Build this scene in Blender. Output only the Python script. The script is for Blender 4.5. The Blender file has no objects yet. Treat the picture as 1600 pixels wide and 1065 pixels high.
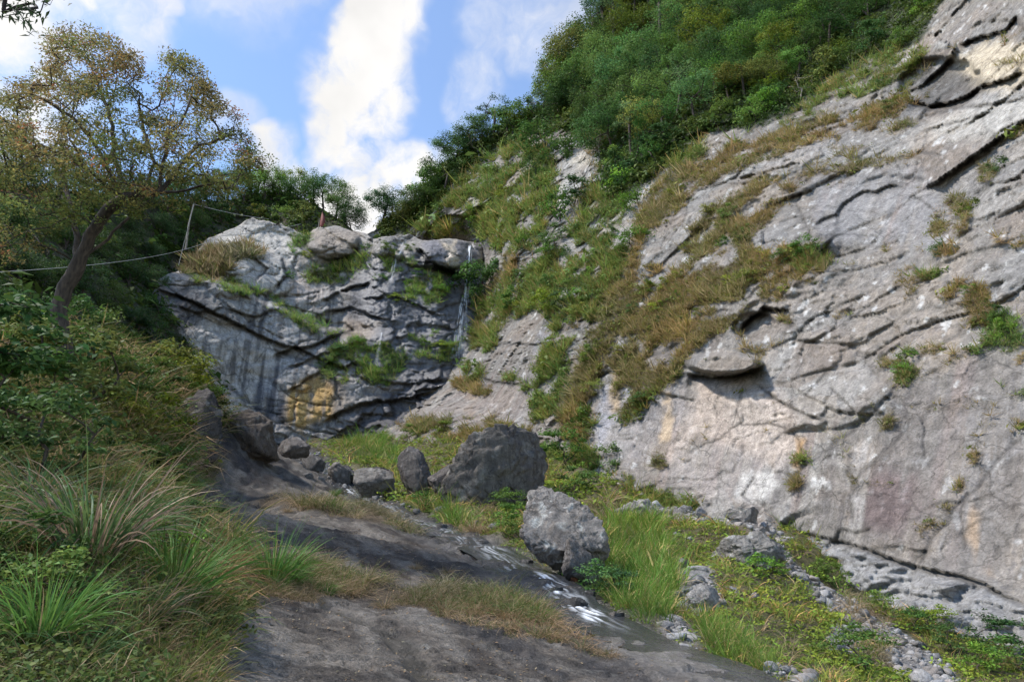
import bpy, math, random
import numpy as np
from mathutils import Vector

# ------------------------------------------------------------------ camera
FPX, PITCH, CAMZ = 1067.0, math.radians(18.0), 1.6     # focal length in photo pixels, tilt, eye height
SP, CP = math.sin(PITCH), math.cos(PITCH)
scene = bpy.context.scene
C = scene.collection
cam = bpy.data.cameras.new('camera'); cam.lens = 24.0; cam.sensor_width = 36.0
cam.clip_start = 0.05; cam.clip_end = 3000
camo = bpy.data.objects.new('camera', cam); C.objects.link(camo)
camo.location = (0, 0, CAMZ); camo.rotation_euler = (math.radians(90) + PITCH, 0, 0)
scene.camera = camo
scene.render.resolution_x, scene.render.resolution_y = 1024, 681

# ------------------------------------------------------------------ light
SUN_EL, SUN_AZ = math.radians(54), math.radians(-100)    # azimuth from +Y towards +X
SUN_DIR = Vector((math.sin(SUN_AZ) * math.cos(SUN_EL), math.cos(SUN_AZ) * math.cos(SUN_EL), math.sin(SUN_EL)))
sun = bpy.data.lights.new('sun', 'SUN'); sun.energy = 2.7; sun.angle = math.radians(5.0); sun.color = (1.0, 0.945, 0.87)
suno = bpy.data.objects.new('sun', sun); C.objects.link(suno)
suno.rotation_euler = SUN_DIR.to_track_quat('Z', 'Y').to_euler()
world = bpy.data.worlds.new('World'); scene.world = world; world.use_nodes = True
scene.view_settings.view_transform = 'Standard'; scene.view_settings.look = 'None'
scene.view_settings.exposure = 1.16; scene.view_settings.gamma = 1.0
scene.view_settings.use_curve_mapping = False
scene.cycles.use_denoising = True
scene.cycles.max_bounces = 5; scene.cycles.diffuse_bounces = 3; scene.cycles.transparent_max_bounces = 6
scene.cycles.use_adaptive_sampling = True; scene.cycles.adaptive_threshold = 0.02

def px_dir(u, v):
    t = (532.5 - v) / FPX
    return (u - 800.0) / FPX, CP - SP * t, SP + CP * t
def pt(u, v, Y):
    x, y, z = px_dir(u, v)
    return np.array([x * Y / y, Y, CAMZ + z * Y / y])
def pts(u, v, Y):
    x, y, z = px_dir(u, v)
    return np.stack([x * Y / y, Y + 0 * x, CAMZ + z * Y / y], -1)
def to_px(p):
    x, y, z = p[..., 0], p[..., 1], p[..., 2] - CAMZ
    f = CP * y + SP * z
    return 800 + FPX * x / f, 532.5 - FPX * (CP * z - SP * y) / f

def build_world():
    nt = world.node_tree; N, L = nt.nodes, nt.links; N.clear()
    out = N.new('ShaderNodeOutputWorld')
    sky = N.new('ShaderNodeTexSky'); sky.sky_type = 'NISHITA'; sky.sun_disc = False
    sky.sun_elevation = SUN_EL; sky.sun_rotation = SUN_AZ; sky.altitude = 600; sky.air_density = 1.0
    sky.dust_density = 0.05; sky.ozone_density = 2.6
    bg = N.new('ShaderNodeBackground'); bg.inputs[1].default_value = 0.135
    L.new(sky.outputs[0], bg.inputs[0])
    tc = N.new('ShaderNodeTexCoord')
    def noise(scale, det, rough, src):
        n = N.new('ShaderNodeTexNoise'); n.inputs['Scale'].default_value = scale
        n.inputs['Detail'].default_value = det; n.inputs['Roughness'].default_value = rough
        L.new(src, n.inputs['Vector']); return n
    def vm(op, a, b):
        n = N.new('ShaderNodeVectorMath'); n.operation = op
        for i, s in enumerate((a, b)):
            if isinstance(s, (tuple, float, int)): n.inputs[i].default_value = s if isinstance(s, tuple) else (s, s, s)
            else: L.new(s, n.inputs[i])
        return n
    def mt(op, a, b=0.0):
        n = N.new('ShaderNodeMath'); n.operation = op
        for i, s in enumerate((a, b)):
            if isinstance(s, (float, int)): n.inputs[i].default_value = s
            else: L.new(s, n.inputs[i])
        return n.outputs[0]
    d = tc.outputs['Generated']
    w1 = noise(3.0, 5, .6, d)
    w = vm('SUBTRACT', w1.outputs['Color'], (.5, .5, .5))
    w = vm('MULTIPLY', w.outputs[0], (.22, .22, .22))
    dw = vm('ADD', d, w.outputs[0]).outputs[0]
    # cumulus blobs, each a direction in the sky with an angular radius
    blobs = [((590, -60), .10, 1), ((570, 50), .085, 1), ((560, 140), .095, 1), ((530, 205), .06, .9), ((600, 0), .09, .9), ((590, 250), .06, .8),
             ((640, 300), .09, .95), ((580, 340), .10, .95), ((700, 270), .06, .45), ((760, 150), .06, .42), ((170, 10), .08, .7), ((90, -10), .09, .8),
             ((20, 120), .07, .7), ((420, 250), .05, .65), ((460, 290), .06, .6), ((800, 60), .06, .35), ((860, 20), .07, .3), ((720, -60), .06, .45), ((240, 5), .04, .6),
             ((340, 10), .03, .35), ((870, 90), .07, .4), ((350, 220), .06, .3), ((-150, 100), .2, .8), ((1000, -300), .25, .7), ((300, -400), .3, .6), ((1800, 100), .3, .7)]
    acc = None
    for (u, v), r, amp in blobs:
        x, y, z = px_dir(u, v); n = math.sqrt(x * x + y * y + z * z)
        ds = N.new('ShaderNodeVectorMath'); ds.operation = 'DISTANCE'; L.new(dw, ds.inputs[0]); ds.inputs[1].default_value = (x / n, y / n, z / n)
        mr = N.new('ShaderNodeMapRange'); mr.interpolation_type = 'SMOOTHSTEP'
        mr.inputs[1].default_value = r * 1.12; mr.inputs[2].default_value = r * .55; mr.inputs[3].default_value = 0; mr.inputs[4].default_value = amp
        L.new(ds.outputs['Value'], mr.inputs[0])
        acc = mr.outputs[0] if acc is None else mt('MAXIMUM', acc, mr.outputs[0])
    # a broken deck carries on all over the sky behind the camera and to the sides
    n2 = noise(2.2, 7, .58, dw)
    mr = N.new('ShaderNodeMapRange'); mr.interpolation_type = 'SMOOTHSTEP'; mr.inputs[1].default_value = .60; mr.inputs[2].default_value = .90
    L.new(n2.outputs[0], mr.inputs[0])
    veil = mt('MULTIPLY', mr.outputs[0], .6)
    n3 = noise(7.0, 8, .62, dw)
    det = N.new('ShaderNodeMapRange'); det.inputs[1].default_value = .28; det.inputs[2].default_value = .66; det.inputs[3].default_value = .12; det.inputs[4].default_value = 1.5
    L.new(n3.outputs[0], det.inputs[0])
    m = mt('MAXIMUM', acc, veil)
    m = mt('MULTIPLY', m, det.outputs[0])
    m = mt('ADD', m, .03)
    cl = N.new('ShaderNodeClamp'); sm = N.new('ShaderNodeMapRange'); sm.interpolation_type = 'SMOOTHSTEP'; sm.inputs[1].default_value = .08; sm.inputs[2].default_value = .92; sm.inputs[3].default_value = .05; L.new(m, sm.inputs[0]); L.new(sm.outputs[0], cl.inputs[0])
    shade = N.new('ShaderNodeMapRange'); shade.inputs[1].default_value = .35; shade.inputs[2].default_value = .75; shade.inputs[3].default_value = .38; shade.inputs[4].default_value = .54
    L.new(w1.outputs[0], shade.inputs[0])
    cb = N.new('ShaderNodeBackground'); cb.inputs[0].default_value = (1.0, .985, .965, 1); L.new(shade.outputs[0], cb.inputs[1])
    mx = N.new('ShaderNodeMixShader'); L.new(cl.outputs[0], mx.inputs[0]); L.new(bg.outputs[0], mx.inputs[1]); L.new(cb.outputs[0], mx.inputs[2])
    L.new(mx.outputs[0], out.inputs[0])
build_world()

# ------------------------------------------------------------------ noise
def _h(ix, iy, iz, seed):
    h = (ix.astype(np.uint32) * np.uint32(374761393) + iy.astype(np.uint32) * np.uint32(668265263) + iz.astype(np.uint32) * np.uint32(2147483647 - 58) + np.uint32(seed * 97531 % 4294967291))
    h = (h ^ (h >> np.uint32(13))) * np.uint32(1274126177)
    h = (h ^ (h >> np.uint32(16))) * np.uint32(2246822519)
    return h ^ (h >> np.uint32(15))
def rnd01(ix, iy, iz, seed): return _h(ix, iy, iz, seed).astype(np.float64) / 4294967296.0
def noise3(p, seed=0):
    p = np.asarray(p, float); i = np.floor(p).astype(np.int64); f = p - i
    w = f * f * f * (f * (f * 6 - 15) + 10); r = 0
    for dx in (0, 1):
        for dy in (0, 1):
            for dz in (0, 1):
                h = _h(i[:, 0] + dx, i[:, 1] + dy, i[:, 2] + dz, seed)
                gx = (h & np.uint32(1023)).astype(float) / 511.5 - 1; gy = ((h >> np.uint32(10)) & np.uint32(1023)).astype(float) / 511.5 - 1
                gz = ((h >> np.uint32(20)) & np.uint32(1023)).astype(float) / 511.5 - 1
                g = gx * (f[:, 0] - dx) + gy * (f[:, 1] - dy) + gz * (f[:, 2] - dz)
                wt = (w[:, 0] if dx else 1 - w[:, 0]) * (w[:, 1] if dy else 1 - w[:, 1]) * (w[:, 2] if dz else 1 - w[:, 2])
                r = r + wt * g
    return r * 1.3
def fbm(p, octv=4, seed=0, gain=.5, lac=2.03):
    r = 0; a = 1.0; q = np.asarray(p, float)
    for o in range(octv):
        r = r + a * noise3(q, seed + o * 17); q = q * lac + 3.7; a *= gain
    return r
def ridged(p, octv=4, seed=0, gain=.5):
    r = 0; a = 1.0; q = np.asarray(p, float)
    for o in range(octv):
        r = r + a * (1 - 2.2 * np.abs(noise3(q, seed + o * 31))); q = q * 2.07 + 5.1; a *= gain
    return r
def cells(p2, seed=0, jit=.9):
    """nearest and second nearest of jittered cell points; gives offset to it, three random numbers of its cell, F1, F2"""
    i = np.floor(p2).astype(np.int64); n = len(p2)
    F1 = np.full(n, 9.0); F2 = np.full(n, 9.0); off = np.zeros((n, 2)); idx = np.zeros((n, 2), np.int64)
    z = np.zeros(n, np.int64)
    for dx in (-1, 0, 1):
        for dy in (-1, 0, 1):
            cx, cy = i[:, 0] + dx, i[:, 1] + dy
            ox = cx + .5 + jit * (rnd01(cx, cy, z, seed) - .5); oy = cy + .5 + jit * (rnd01(cx, cy, z + 1, seed) - .5)
            ex, ey = p2[:, 0] - ox, p2[:, 1] - oy; dd = np.sqrt(ex * ex + ey * ey)
            near = dd < F1
            F2 = np.where(near, F1, np.minimum(F2, dd)); F1 = np.where(near, dd, F1)
            off[near, 0] = ex[near]; off[near, 1] = ey[near]; idx[near, 0] = cx[near]; idx[near, 1] = cy[near]
    r = [rnd01(idx[:, 0], idx[:, 1], z + 2 + k, seed) for k in range(3)]
    return off, r, F1, F2
def scarps(t, edge=.07):
    """sheets of rock broken off along irregular edges: gentle backs, sharp fronts"""
    f = t - np.floor(t); return np.clip((f) / edge, 0, 1) - f
def sstep(a, b, x):
    t = np.clip((x - a) / (b - a), 0, 1); return t * t * (3 - 2 * t)
def tps(ctrl, vals):
    """thin plate spline through control points in two parameters"""
    P = np.asarray(ctrl, float); n = len(P)
    def U(r2): return 0.5 * r2 * np.log(r2 + 1e-12)
    K = U(((P[:, None] - P[None]) ** 2).sum(-1)) + np.eye(n) * 1e-3
    Q = np.hstack([np.ones((n, 1)), P])
    A = np.block([[K, Q], [Q.T, np.zeros((3, 3))]])
    w = np.linalg.solve(A, np.concatenate([np.asarray(vals, float), np.zeros(3)]))
    def f(X):
        X = np.asarray(X, float); out = w[n] + w[n + 1] * X[:, 0] + w[n + 2] * X[:, 1]
        for k in range(n): out = out + w[k] * U(((X - P[k]) ** 2).sum(-1))
        return out
    return f
def poly_sd(u, v, poly):
    """signed distance to a polygon, positive inside"""
    P = np.asarray(poly, float); d = np.full(u.shape, 1e9); ins = np.zeros(u.shape, bool)
    for a, b in zip(P, np.roll(P, -1, 0)):
        e = b - a; w0 = u - a[0]; w1 = v - a[1]
        t = np.clip((w0 * e[0] + w1 * e[1]) / (e @ e + 1e-9), 0, 1)
        d = np.minimum(d, (w0 - t * e[0]) ** 2 + (w1 - t * e[1]) ** 2)
        c = ((a[1] > v) != (b[1] > v))
        with np.errstate(divide='ignore', invalid='ignore'):
            c &= u < (b[0] - a[0]) * (v - a[1]) / (b[1] - a[1] + 1e-12) + a[0]
        ins ^= c
    return np.where(ins, 1, -1) * np.sqrt(d)
def line_sd(u, v, line):
    """distance to a polyline and side (positive = below / to the right of travel), parameter along it"""
    P = np.asarray(line, float); d = np.full(u.shape, 1e18); s = np.zeros(u.shape); tt = np.zeros(u.shape); n = len(P) - 1
    for k in range(n):
        a, b = P[k], P[k + 1]; e = b - a; w0 = u - a[0]; w1 = v - a[1]
        t = np.clip((w0 * e[0] + w1 * e[1]) / (e @ e + 1e-9), 0, 1)
        q = (w0 - t * e[0]) ** 2 + (w1 - t * e[1]) ** 2
        m = q < d; d = np.where(m, q, d); s = np.where(m, np.sign(e[0] * w1 - e[1] * w0), s); tt = np.where(m, (k + t) / n, tt)
    return np.sqrt(d), s, tt

# ------------------------------------------------------------------ object helpers
def tag(o, label=None, cat=None, group=None, kind=None):
    if label: o['label'] = label
    if cat: o['category'] = cat
    if group: o['group'] = group
    if kind: o['kind'] = kind
    return o
def mesh_np(name, verts, faces, mat, col=None, smooth=True, parent=None, link=True, attrs=None):
    """faces: (n,4) or (n,3) integer array, or a list of such arrays"""
    fs = faces if isinstance(faces, list) else [faces]
    me = bpy.data.meshes.new(name)
    nl = sum(f.size for f in fs); nf = sum(len(f) for f in fs)
    me.vertices.add(len(verts)); me.vertices.foreach_set('co', np.ascontiguousarray(verts, np.float32).ravel())
    me.loops.add(nl); me.loops.foreach_set('vertex_index', np.concatenate([f.ravel() for f in fs]).astype(np.int32))
    me.polygons.add(nf)
    tot = np.concatenate([np.full(len(f), f.shape[1]) for f in fs]); st = np.concatenate([[0], np.cumsum(tot)[:-1]])
    me.polygons.foreach_set('loop_start', st.astype(np.int32))
    try: me.polygons.foreach_set('loop_total', tot.astype(np.int32))
    except Exception: pass
    me.update(calc_edges=True)
    if smooth: me.polygons.foreach_set('use_smooth', np.ones(nf, bool))
    if col is not None:
        a = me.color_attributes.new('Col', 'FLOAT_COLOR', 'POINT')
        c = np.ones((len(verts), 4), np.float32); c[:, :3] = np.clip(col, 0, 1); a.data.foreach_set('color', c.ravel())
    for k, arr in (attrs or {}).items():
        a = me.attributes.new(k, 'FLOAT', 'POINT'); a.data.foreach_set('value', np.asarray(arr, np.float32))
    if mat: me.materials.append(mat)
    o = bpy.data.objects.new(name, me)
    if link: C.objects.link(o)
    if parent: o.parent = parent
    return o
def empty(name, loc, label=None, cat=None, group=None):
    o = bpy.data.objects.new(name, None); C.objects.link(o); o.location = loc
    o.empty_display_size = .2
    return tag(o, label, cat, group)
def grid_faces(nr, nc):
    i = np.arange(nr * nc).reshape(nr, nc)
    return np.stack([i[:-1, :-1], i[:-1, 1:], i[1:, 1:], i[1:, :-1]], -1).reshape(-1, 4)

# ------------------------------------------------------------------ materials
def nmat(name):
    m = bpy.data.materials.new(name); m.use_nodes = True
    N, L = m.node_tree.nodes, m.node_tree.links; N.clear()
    return m, N, L
def rock_mat(name, grain=1.0, bump=.5, rough=.85, wet=False, tint=None, con=1.0, crackd=.5):
    m, N, L = nmat(name)
    out = N.new('ShaderNodeOutputMaterial'); b = N.new('ShaderNodeBsdfPrincipled'); L.new(b.outputs[0], out.inputs[0])
    b.inputs['Roughness'].default_value = rough; b.inputs['Specular IOR Level'].default_value = .25
    tc = N.new('ShaderNodeNewGeometry')
    src = tc.outputs['Position']
    if tint is not None: # small stones: texture follows the stone itself
        t2 = N.new('ShaderNodeTexCoord'); src = t2.outputs['Object']
    if tint is None:
        at = N.new('ShaderNodeVertexColor'); at.layer_name = 'Col'; csrc = at.outputs[0]
    else:
        oi = N.new('ShaderNodeObjectInfo'); csrc = oi.outputs['Color']
    def nz(sc, det, r, vec=src, dist=0.0):
        n = N.new('ShaderNodeTexNoise'); n.inputs['Scale'].default_value = sc; n.inputs['Detail'].default_value = det; n.inputs['Roughness'].default_value = r
        n.inputs['Distortion'].default_value = dist; L.new(vec, n.inputs['Vector']); return n.outputs[0]
    def mr(s, a, b_, c, d):
        n = N.new('ShaderNodeMapRange'); n.inputs[1].default_value = a; n.inputs[2].default_value = b_; n.inputs[3].default_value = c; n.inputs[4].default_value = d
        L.new(s, n.inputs[0]); return n.outputs[0]
    def mul(a, b_):
        n = N.new('ShaderNodeMath'); n.operation = 'MULTIPLY'; L.new(a, n.inputs[0])
        if isinstance(b_, float): n.inputs[1].default_value = b_
        else: L.new(b_, n.inputs[1])
        return n.outputs[0]
    n1 = nz(2.2 * grain, 5, .68); n2 = nz(11 * grain, 4, .7); 
    mp = N.new('ShaderNodeMapping'); mp.inputs['Scale'].default_value = (2.6 * grain, 2.6 * grain, .22 * grain); L.new(src, mp.inputs[0])
    st = nz(1.3, 3, .62, mp.outputs[0], .4)
    v = N.new('ShaderNodeTexVoronoi'); v.feature = 'DISTANCE_TO_EDGE'; v.inputs['Scale'].default_value = .55 * grain
    wv = N.new('ShaderNodeMixRGB'); wv.inputs[0].default_value = .35; L.new(src, wv.inputs[1])
    nc = N.new('ShaderNodeTexNoise'); nc.inputs['Scale'].default_value = 1.7 * grain; nc.inputs['Detail'].default_value = 4; L.new(src, nc.inputs['Vector'])
    sc3 = N.new('ShaderNodeVectorMath'); sc3.operation = 'SCALE'; sc3.inputs['Scale'].default_value = 1.6; L.new(nc.outputs['Color'], sc3.inputs[0]); L.new(sc3.outputs[0], wv.inputs[2])
    L.new(wv.outputs[0], v.inputs['Vector'])
    crack = mr(v.outputs['Distance'], 0.0, .022, crackd, 1.0)
    rt = N.new('ShaderNodeMapping'); rt.inputs['Rotation'].default_value = (.5, .6, .3); rt.inputs['Scale'].default_value = (.5, 1.0, 1.5); L.new(wv.outputs[0], rt.inputs[0])
    v2 = N.new('ShaderNodeTexVoronoi'); v2.feature = 'DISTANCE_TO_EDGE'; v2.inputs['Scale'].default_value = 1.5 * grain; L.new(rt.outputs[0], v2.inputs['Vector'])
    gate = mr(n1, .42, .60, 1.0, .62); c2 = mr(v2.outputs['Distance'], 0.0, .03, .6, 1.0); c2m = N.new('ShaderNodeMath'); c2m.operation = 'MAXIMUM'; L.new(c2, c2m.inputs[0]); L.new(gate, c2m.inputs[1]); crack = mul(crack, c2m.outputs[0])
    f = mul(mr(n1, .3, .7, .72, 1.26), mr(n2, .3, .72, 1 - .22 * con, 1 + .2 * con))
    f = mul(f, mr(st, .3, .7, .80, 1.18)); f = mul(f, crack)
    vm = N.new('ShaderNodeVectorMath'); vm.operation = 'SCALE'; L.new(csrc, vm.inputs[0]); L.new(f, vm.inputs['Scale'])
    # pale specks of lichen
    n4 = nz(26 * grain, 3, .6)
    sp = mr(n4, .66, .72, 0.0, .35)
    mx = N.new('ShaderNodeMixRGB'); L.new(sp, mx.inputs[0]); L.new(vm.outputs[0], mx.inputs[1]); mx.inputs[2].default_value = (.36, .36, .33, 1)
    L.new(mx.outputs[0], b.inputs['Base Color'])
    bp = N.new('ShaderNodeBump'); bp.inputs['Strength'].default_value = bump; bp.inputs['Distance'].default_value = .22 / grain
    s1 = N.new('ShaderNodeMath'); s1.operation = 'ADD'; L.new(mul(n1, 1.2), s1.inputs[0]); L.new(mul(n2, .45), s1.inputs[1])
    s2 = N.new('ShaderNodeMath'); s2.operation = 'ADD'; L.new(s1.outputs[0], s2.inputs[0]); L.new(mul(crack, .35), s2.inputs[1])
    L.new(s2.outputs[0], bp.inputs['Height']); L.new(bp.outputs[0], b.inputs['Normal'])
    if wet:
        wa = N.new('ShaderNodeAttribute'); wa.attribute_name = 'wet'
        L.new(mr(wa.outputs['Fac'], 0, 1, rough, .25), b.inputs['Roughness']); L.new(mr(wa.outputs['Fac'], 0, 1, .12, .6), b.inputs['Specular IOR Level'])
    return m
def leaf_mat(name, trans=.3, rough=.6, objcol=True):
    m, N, L = nmat(name)
    out = N.new('ShaderNodeOutputMaterial')
    at = N.new('ShaderNodeVertexColor'); at.layer_name = 'Col'; c = at.outputs[0]
    if objcol:
        oi = N.new('ShaderNodeObjectInfo'); mx = N.new('ShaderNodeMixRGB'); mx.blend_type = 'MULTIPLY'; mx.inputs[0].default_value = 1
        L.new(c, mx.inputs[1]); L.new(oi.outputs['Color'], mx.inputs[2]); c = mx.outputs[0]
    d = N.new('ShaderNodeBsdfPrincipled'); d.inputs['Roughness'].default_value = rough; d.inputs['Specular IOR Level'].default_value = .2; L.new(c, d.inputs['Base Color'])
    t = N.new('ShaderNodeBsdfTranslucent'); g = N.new('ShaderNodeGamma'); g.inputs[1].default_value = .85; L.new(c, g.inputs[0]); L.new(g.outputs[0], t.inputs[0])
    mix = N.new('ShaderNodeMixShader'); mix.inputs[0].default_value = trans
    L.new(d.outputs[0], mix.inputs[1]); L.new(t.outputs[0], mix.inputs[2]); L.new(mix.outputs[0], out.inputs[0])
    return m
def bark_mat(name, c0, c1):
    m, N, L = nmat(name)
    out = N.new('ShaderNodeOutputMaterial'); b = N.new('ShaderNodeBsdfPrincipled'); L.new(b.outputs[0], out.inputs[0]); b.inputs['Roughness'].default_value = .9
    tc = N.new('ShaderNodeTexCoord'); mp = N.new('ShaderNodeMapping'); mp.inputs['Scale'].default_value = (9, 9, 2.5); L.new(tc.outputs['Object'], mp.inputs[0])
    n = N.new('ShaderNodeTexNoise'); n.inputs['Scale'].default_value = 1.5; n.inputs['Detail'].default_value = 8; L.new(mp.outputs[0], n.inputs['Vector'])
    r = N.new('ShaderNodeValToRGB'); r.color_ramp.elements[0].position = .32; r.color_ramp.elements[1].position = .68
    r.color_ramp.elements[0].color = (*c0, 1); r.color_ramp.elements[1].color = (*c1, 1)
    L.new(n.outputs[0], r.inputs[0]); L.new(r.outputs[0], b.inputs['Base Color'])
    bp = N.new('ShaderNodeBump'); bp.inputs['Strength'].default_value = .6; bp.inputs['Distance'].default_value = .03; L.new(n.outputs[0], bp.inputs['Height']); L.new(bp.outputs[0], b.inputs['Normal'])
    return m
M_CLIFF = rock_mat('cliff_rock', 1.0, .5, .9, con=1.5, crackd=.62)
M_WALL = rock_mat('wet_wall_rock', .8, .55, .85, wet=True, con=1.4)
M_GROUND = rock_mat('ground_rock', 3.0, .8, .92, wet=True, con=2.0, crackd=.6)
M_BOULDER = rock_mat('boulder_rock', 2.0, .75, .9, con=1.6)
M_STONE = rock_mat('stone_rock', 3.0, .5, .85, tint=True)
M_LEAF = leaf_mat('leaves', .28); M_GRASS = leaf_mat('grass_blades', .3, .5)
M_BARK = bark_mat('bark', (.018, .013, .010), (.075, .056, .042)); M_PALEBARK = bark_mat('pale_bark', (.12, .10, .08), (.38, .34, .28))
# ------------------------------------------------------------------ vegetation zones of the cliffs (photo pixels, carried onto the rock)
FOREST = [(585,352),(590,315),(640,300),(680,240),(740,195),(840,172),(850,115),(900,85),(930,10),(960,-80),(1900,-80),(1900,-20),(1600,-15),(1480,-5),(1455,30),(1425,75),(1350,95),(1300,125),(1270,150),(1200,195),(1100,210),(1050,250),(985,305),(950,300),(930,240),(870,200),(800,225),(720,275),(680,325),(640,365),(600,368)]
GREENBAND = [[(830,660),(820,600),(870,520),(850,490),(790,505),(740,545),(715,548),(750,480),(800,435),(870,390),(900,340),(925,290),(965,300),(975,330),(950,380),(990,400),(960,450),(930,500),(900,560),(880,610),(870,660)],
             [(1040,250),(1110,215),(1210,200),(1300,120),(1340,90),(1440,40),(1452,90),(1415,140),(1330,160),(1230,200),(1120,235),(1060,270)],
             [(675,345),(720,272),(815,218),(850,215),(872,262),(868,330),(830,395),(790,400),(760,372),(700,362)],
             [(640,366),(660,330),(700,320),(720,350),(700,372)],
             [(835,705),(900,690),(950,715),(1010,760),(1090,790),(1060,810),(960,800),(880,780),(840,740)],
             [(975,660),(1010,625),(1045,590),(1062,562),(1068,585),(1030,620),(995,650)]]
DRYBAND = [[(990,400),(1060,420),(1075,370),(1110,320),(1180,285),(1260,270),(1235,330),(1175,375),(1200,400),(1270,392),(1300,405),(1290,440),(1235,440),(1180,465),(1130,520),(1075,550),(1060,600),(1010,625),(975,650),(960,600),(920,625),(900,650),(880,660),(890,600),(930,500),(960,450)],
           [(1040,270),(1120,238),(1230,202),(1330,165),(1415,145),(1435,185),(1400,210),(1320,205),(1240,235),(1170,262),(1100,290),(1050,340),(1000,380),(985,350)],
           [(1085,300),(1120,262),(1140,250),(1145,262),(1110,300)],
           [(1255,268),(1330,258),(1440,236),(1440,246),(1330,270),(1256,280)],
           [(620,668),(650,655),(700,650),(760,655),(830,650),(840,690),(760,680),(700,690)],
           [(790,400),(830,400),(800,435),(765,470),(745,540),(735,545)]]
PATCH = [(1270,408,30,25,1),(1212,458,25,12,0),(1374,400,20,18,0),(1425,393,14,10,0),(1479,388,20,12,0),(1500,335,16,28,0),(1469,350,15,18,0),(1580,374,24,14,0),
 (1408,425,20,9,0),(1452,431,19,5,1),(1482,452,9,15,0),(1530,480,20,40,0),(1573,528,30,28,1),(1523,546,10,6,1),(1415,568,17,26,1),(1459,553,22,10,0),(1391,627,9,18,0),(1583,607,20,20,1),(1550,648,14,10,0),
 (1587,664,14,12,0),(1388,661,10,14,0),(1310,489,10,8,0),(1252,725,14,13,1),(1523,712,9,14,0),(1462,822,14,18,0),(1448,846,10,16,0),(1543,270,12,13,0),(1350,370,9,6,0),(1300,470,12,5,0),
 (1330,408,16,6,0),(1600,570,14,18,0),(1500,440,12,8,0),(1228,500,12,6,0),(1090,470,30,18,0),(1240,395,22,10,0),(900,680,16,14,0),(920,650,14,18,1),(1030,725,10,8,0),(1120,600,0,0,0),(1480,310,10,8,0),(1590,205,12,8,0),
 (755,610,14,10,0),(725,600,18,9,0),(840,470,24,12,1),(795,590,10,5,1),(1385,565,8,10,0),(1502,760,5,12,0),(1470,640,6,6,0),(745,580,18,16,1),(790,475,26,10,1),(760,530,16,20,1),(1000,560,36,30,0),(1330,330,0,0,0)]
HANG = [[(1240,762),(1252,735)],[(1345,660),(1390,622),(1440,560)],[(1445,835),(1480,795)],[(1520,700),(1560,680),(1600,660)]]

def tps_sheet(ctrl):
    c = np.array(ctrl, float); f = tps(c[:, :2] / 200.0, np.log(c[:, 2]))
    return lambda u, v: np.exp(f(np.stack([u, v], -1) / 200.0))

class Sheet: pass

def maxn(*a):
    r = a[0]
    for x in a[1:]: r = np.maximum(r, x)
    return r
def facets(p2, size, seed, tilt=1.0, ang=0.0, aspect=1.0):
    """broken rock: each cell is a tilted plane at its own height; also returns how near a joint is"""
    c, s = math.cos(ang), math.sin(ang)
    q = np.stack([(p2[:, 0] * c + p2[:, 1] * s) / (size * aspect), (-p2[:, 0] * s + p2[:, 1] * c) / size], -1)
    w = np.stack([fbm(np.stack([q[:, 0], q[:, 1], q[:, 0] * 0 + k], -1) * 1.1, 3, seed + k) for k in (5, 9)], -1)
    off, r, F1, F2 = cells(q + .20 * w, seed)
    h = (r[0] - .5) + tilt * ((r[1] - .5) * off[:, 0] + (r[2] - .5) * off[:, 1]) * 1.6
    return h, F2 - F1, r[0]

# ---- right-hand cliff --------------------------------------------------------
R_CTRL = [(600,700,64),(700,700,57),(850,700,50),(940,725,44),(1020,768,39.5),(1120,790,35.5),(1200,805,32.5),(1300,850,28.5),(1400,900,25),(1500,940,22.5),(1600,975,20.3),(1400,990,24.0),(1600,1060,19.0),(1850,1060,15.5),
 (760,560,68),(765,460,77),(800,400,70),(735,400,92),(755,425,84),(700,480,92),(740,610,66),(700,640,64),(850,550,56),(850,400,64),(850,250,77),(1000,600,44),(1000,450,49),(1000,300,57),(1000,150,69),(1000,0,84),
 (1200,600,35.5),(1200,400,40),(1200,250,47),(1200,100,58),(1200,0,67),(1400,700,27.5),(1400,500,31),(1400,300,36.5),(1400,100,46),(1400,0,53),
 (1600,800,22.3),(1600,500,25.5),(1600,250,29),(1600,50,33.5),(1600,-150,40),(700,370,88),(620,360,96),(700,230,97),(780,180,95),(860,120,93),(920,30,92),(650,500,92),(600,600,84),(570,400,98),
 (1850,800,17.5),(1850,400,21),(1850,0,27),(1200,-200,84),(1400,-200,64),(1000,-200,98)]
Ybase_R = tps_sheet(R_CTRL)
RIDGE = np.array([(540,372),(585,362),(600,345),(640,322),(690,262),(740,225),(800,190),(850,162),(870,115),(905,95),(935,30),(960,-30),(1000,-90),(1100,-130),(1300,-160),(1600,-220),(1950,-260)], float)
FOOT = np.array([(540,730),(600,720),(700,715),(850,720),(940,755),(1020,800),(1120,825),(1200,860),(1300,930),(1400,990),(1500,1035),(1600,1075),(1950,1210)], float)
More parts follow.
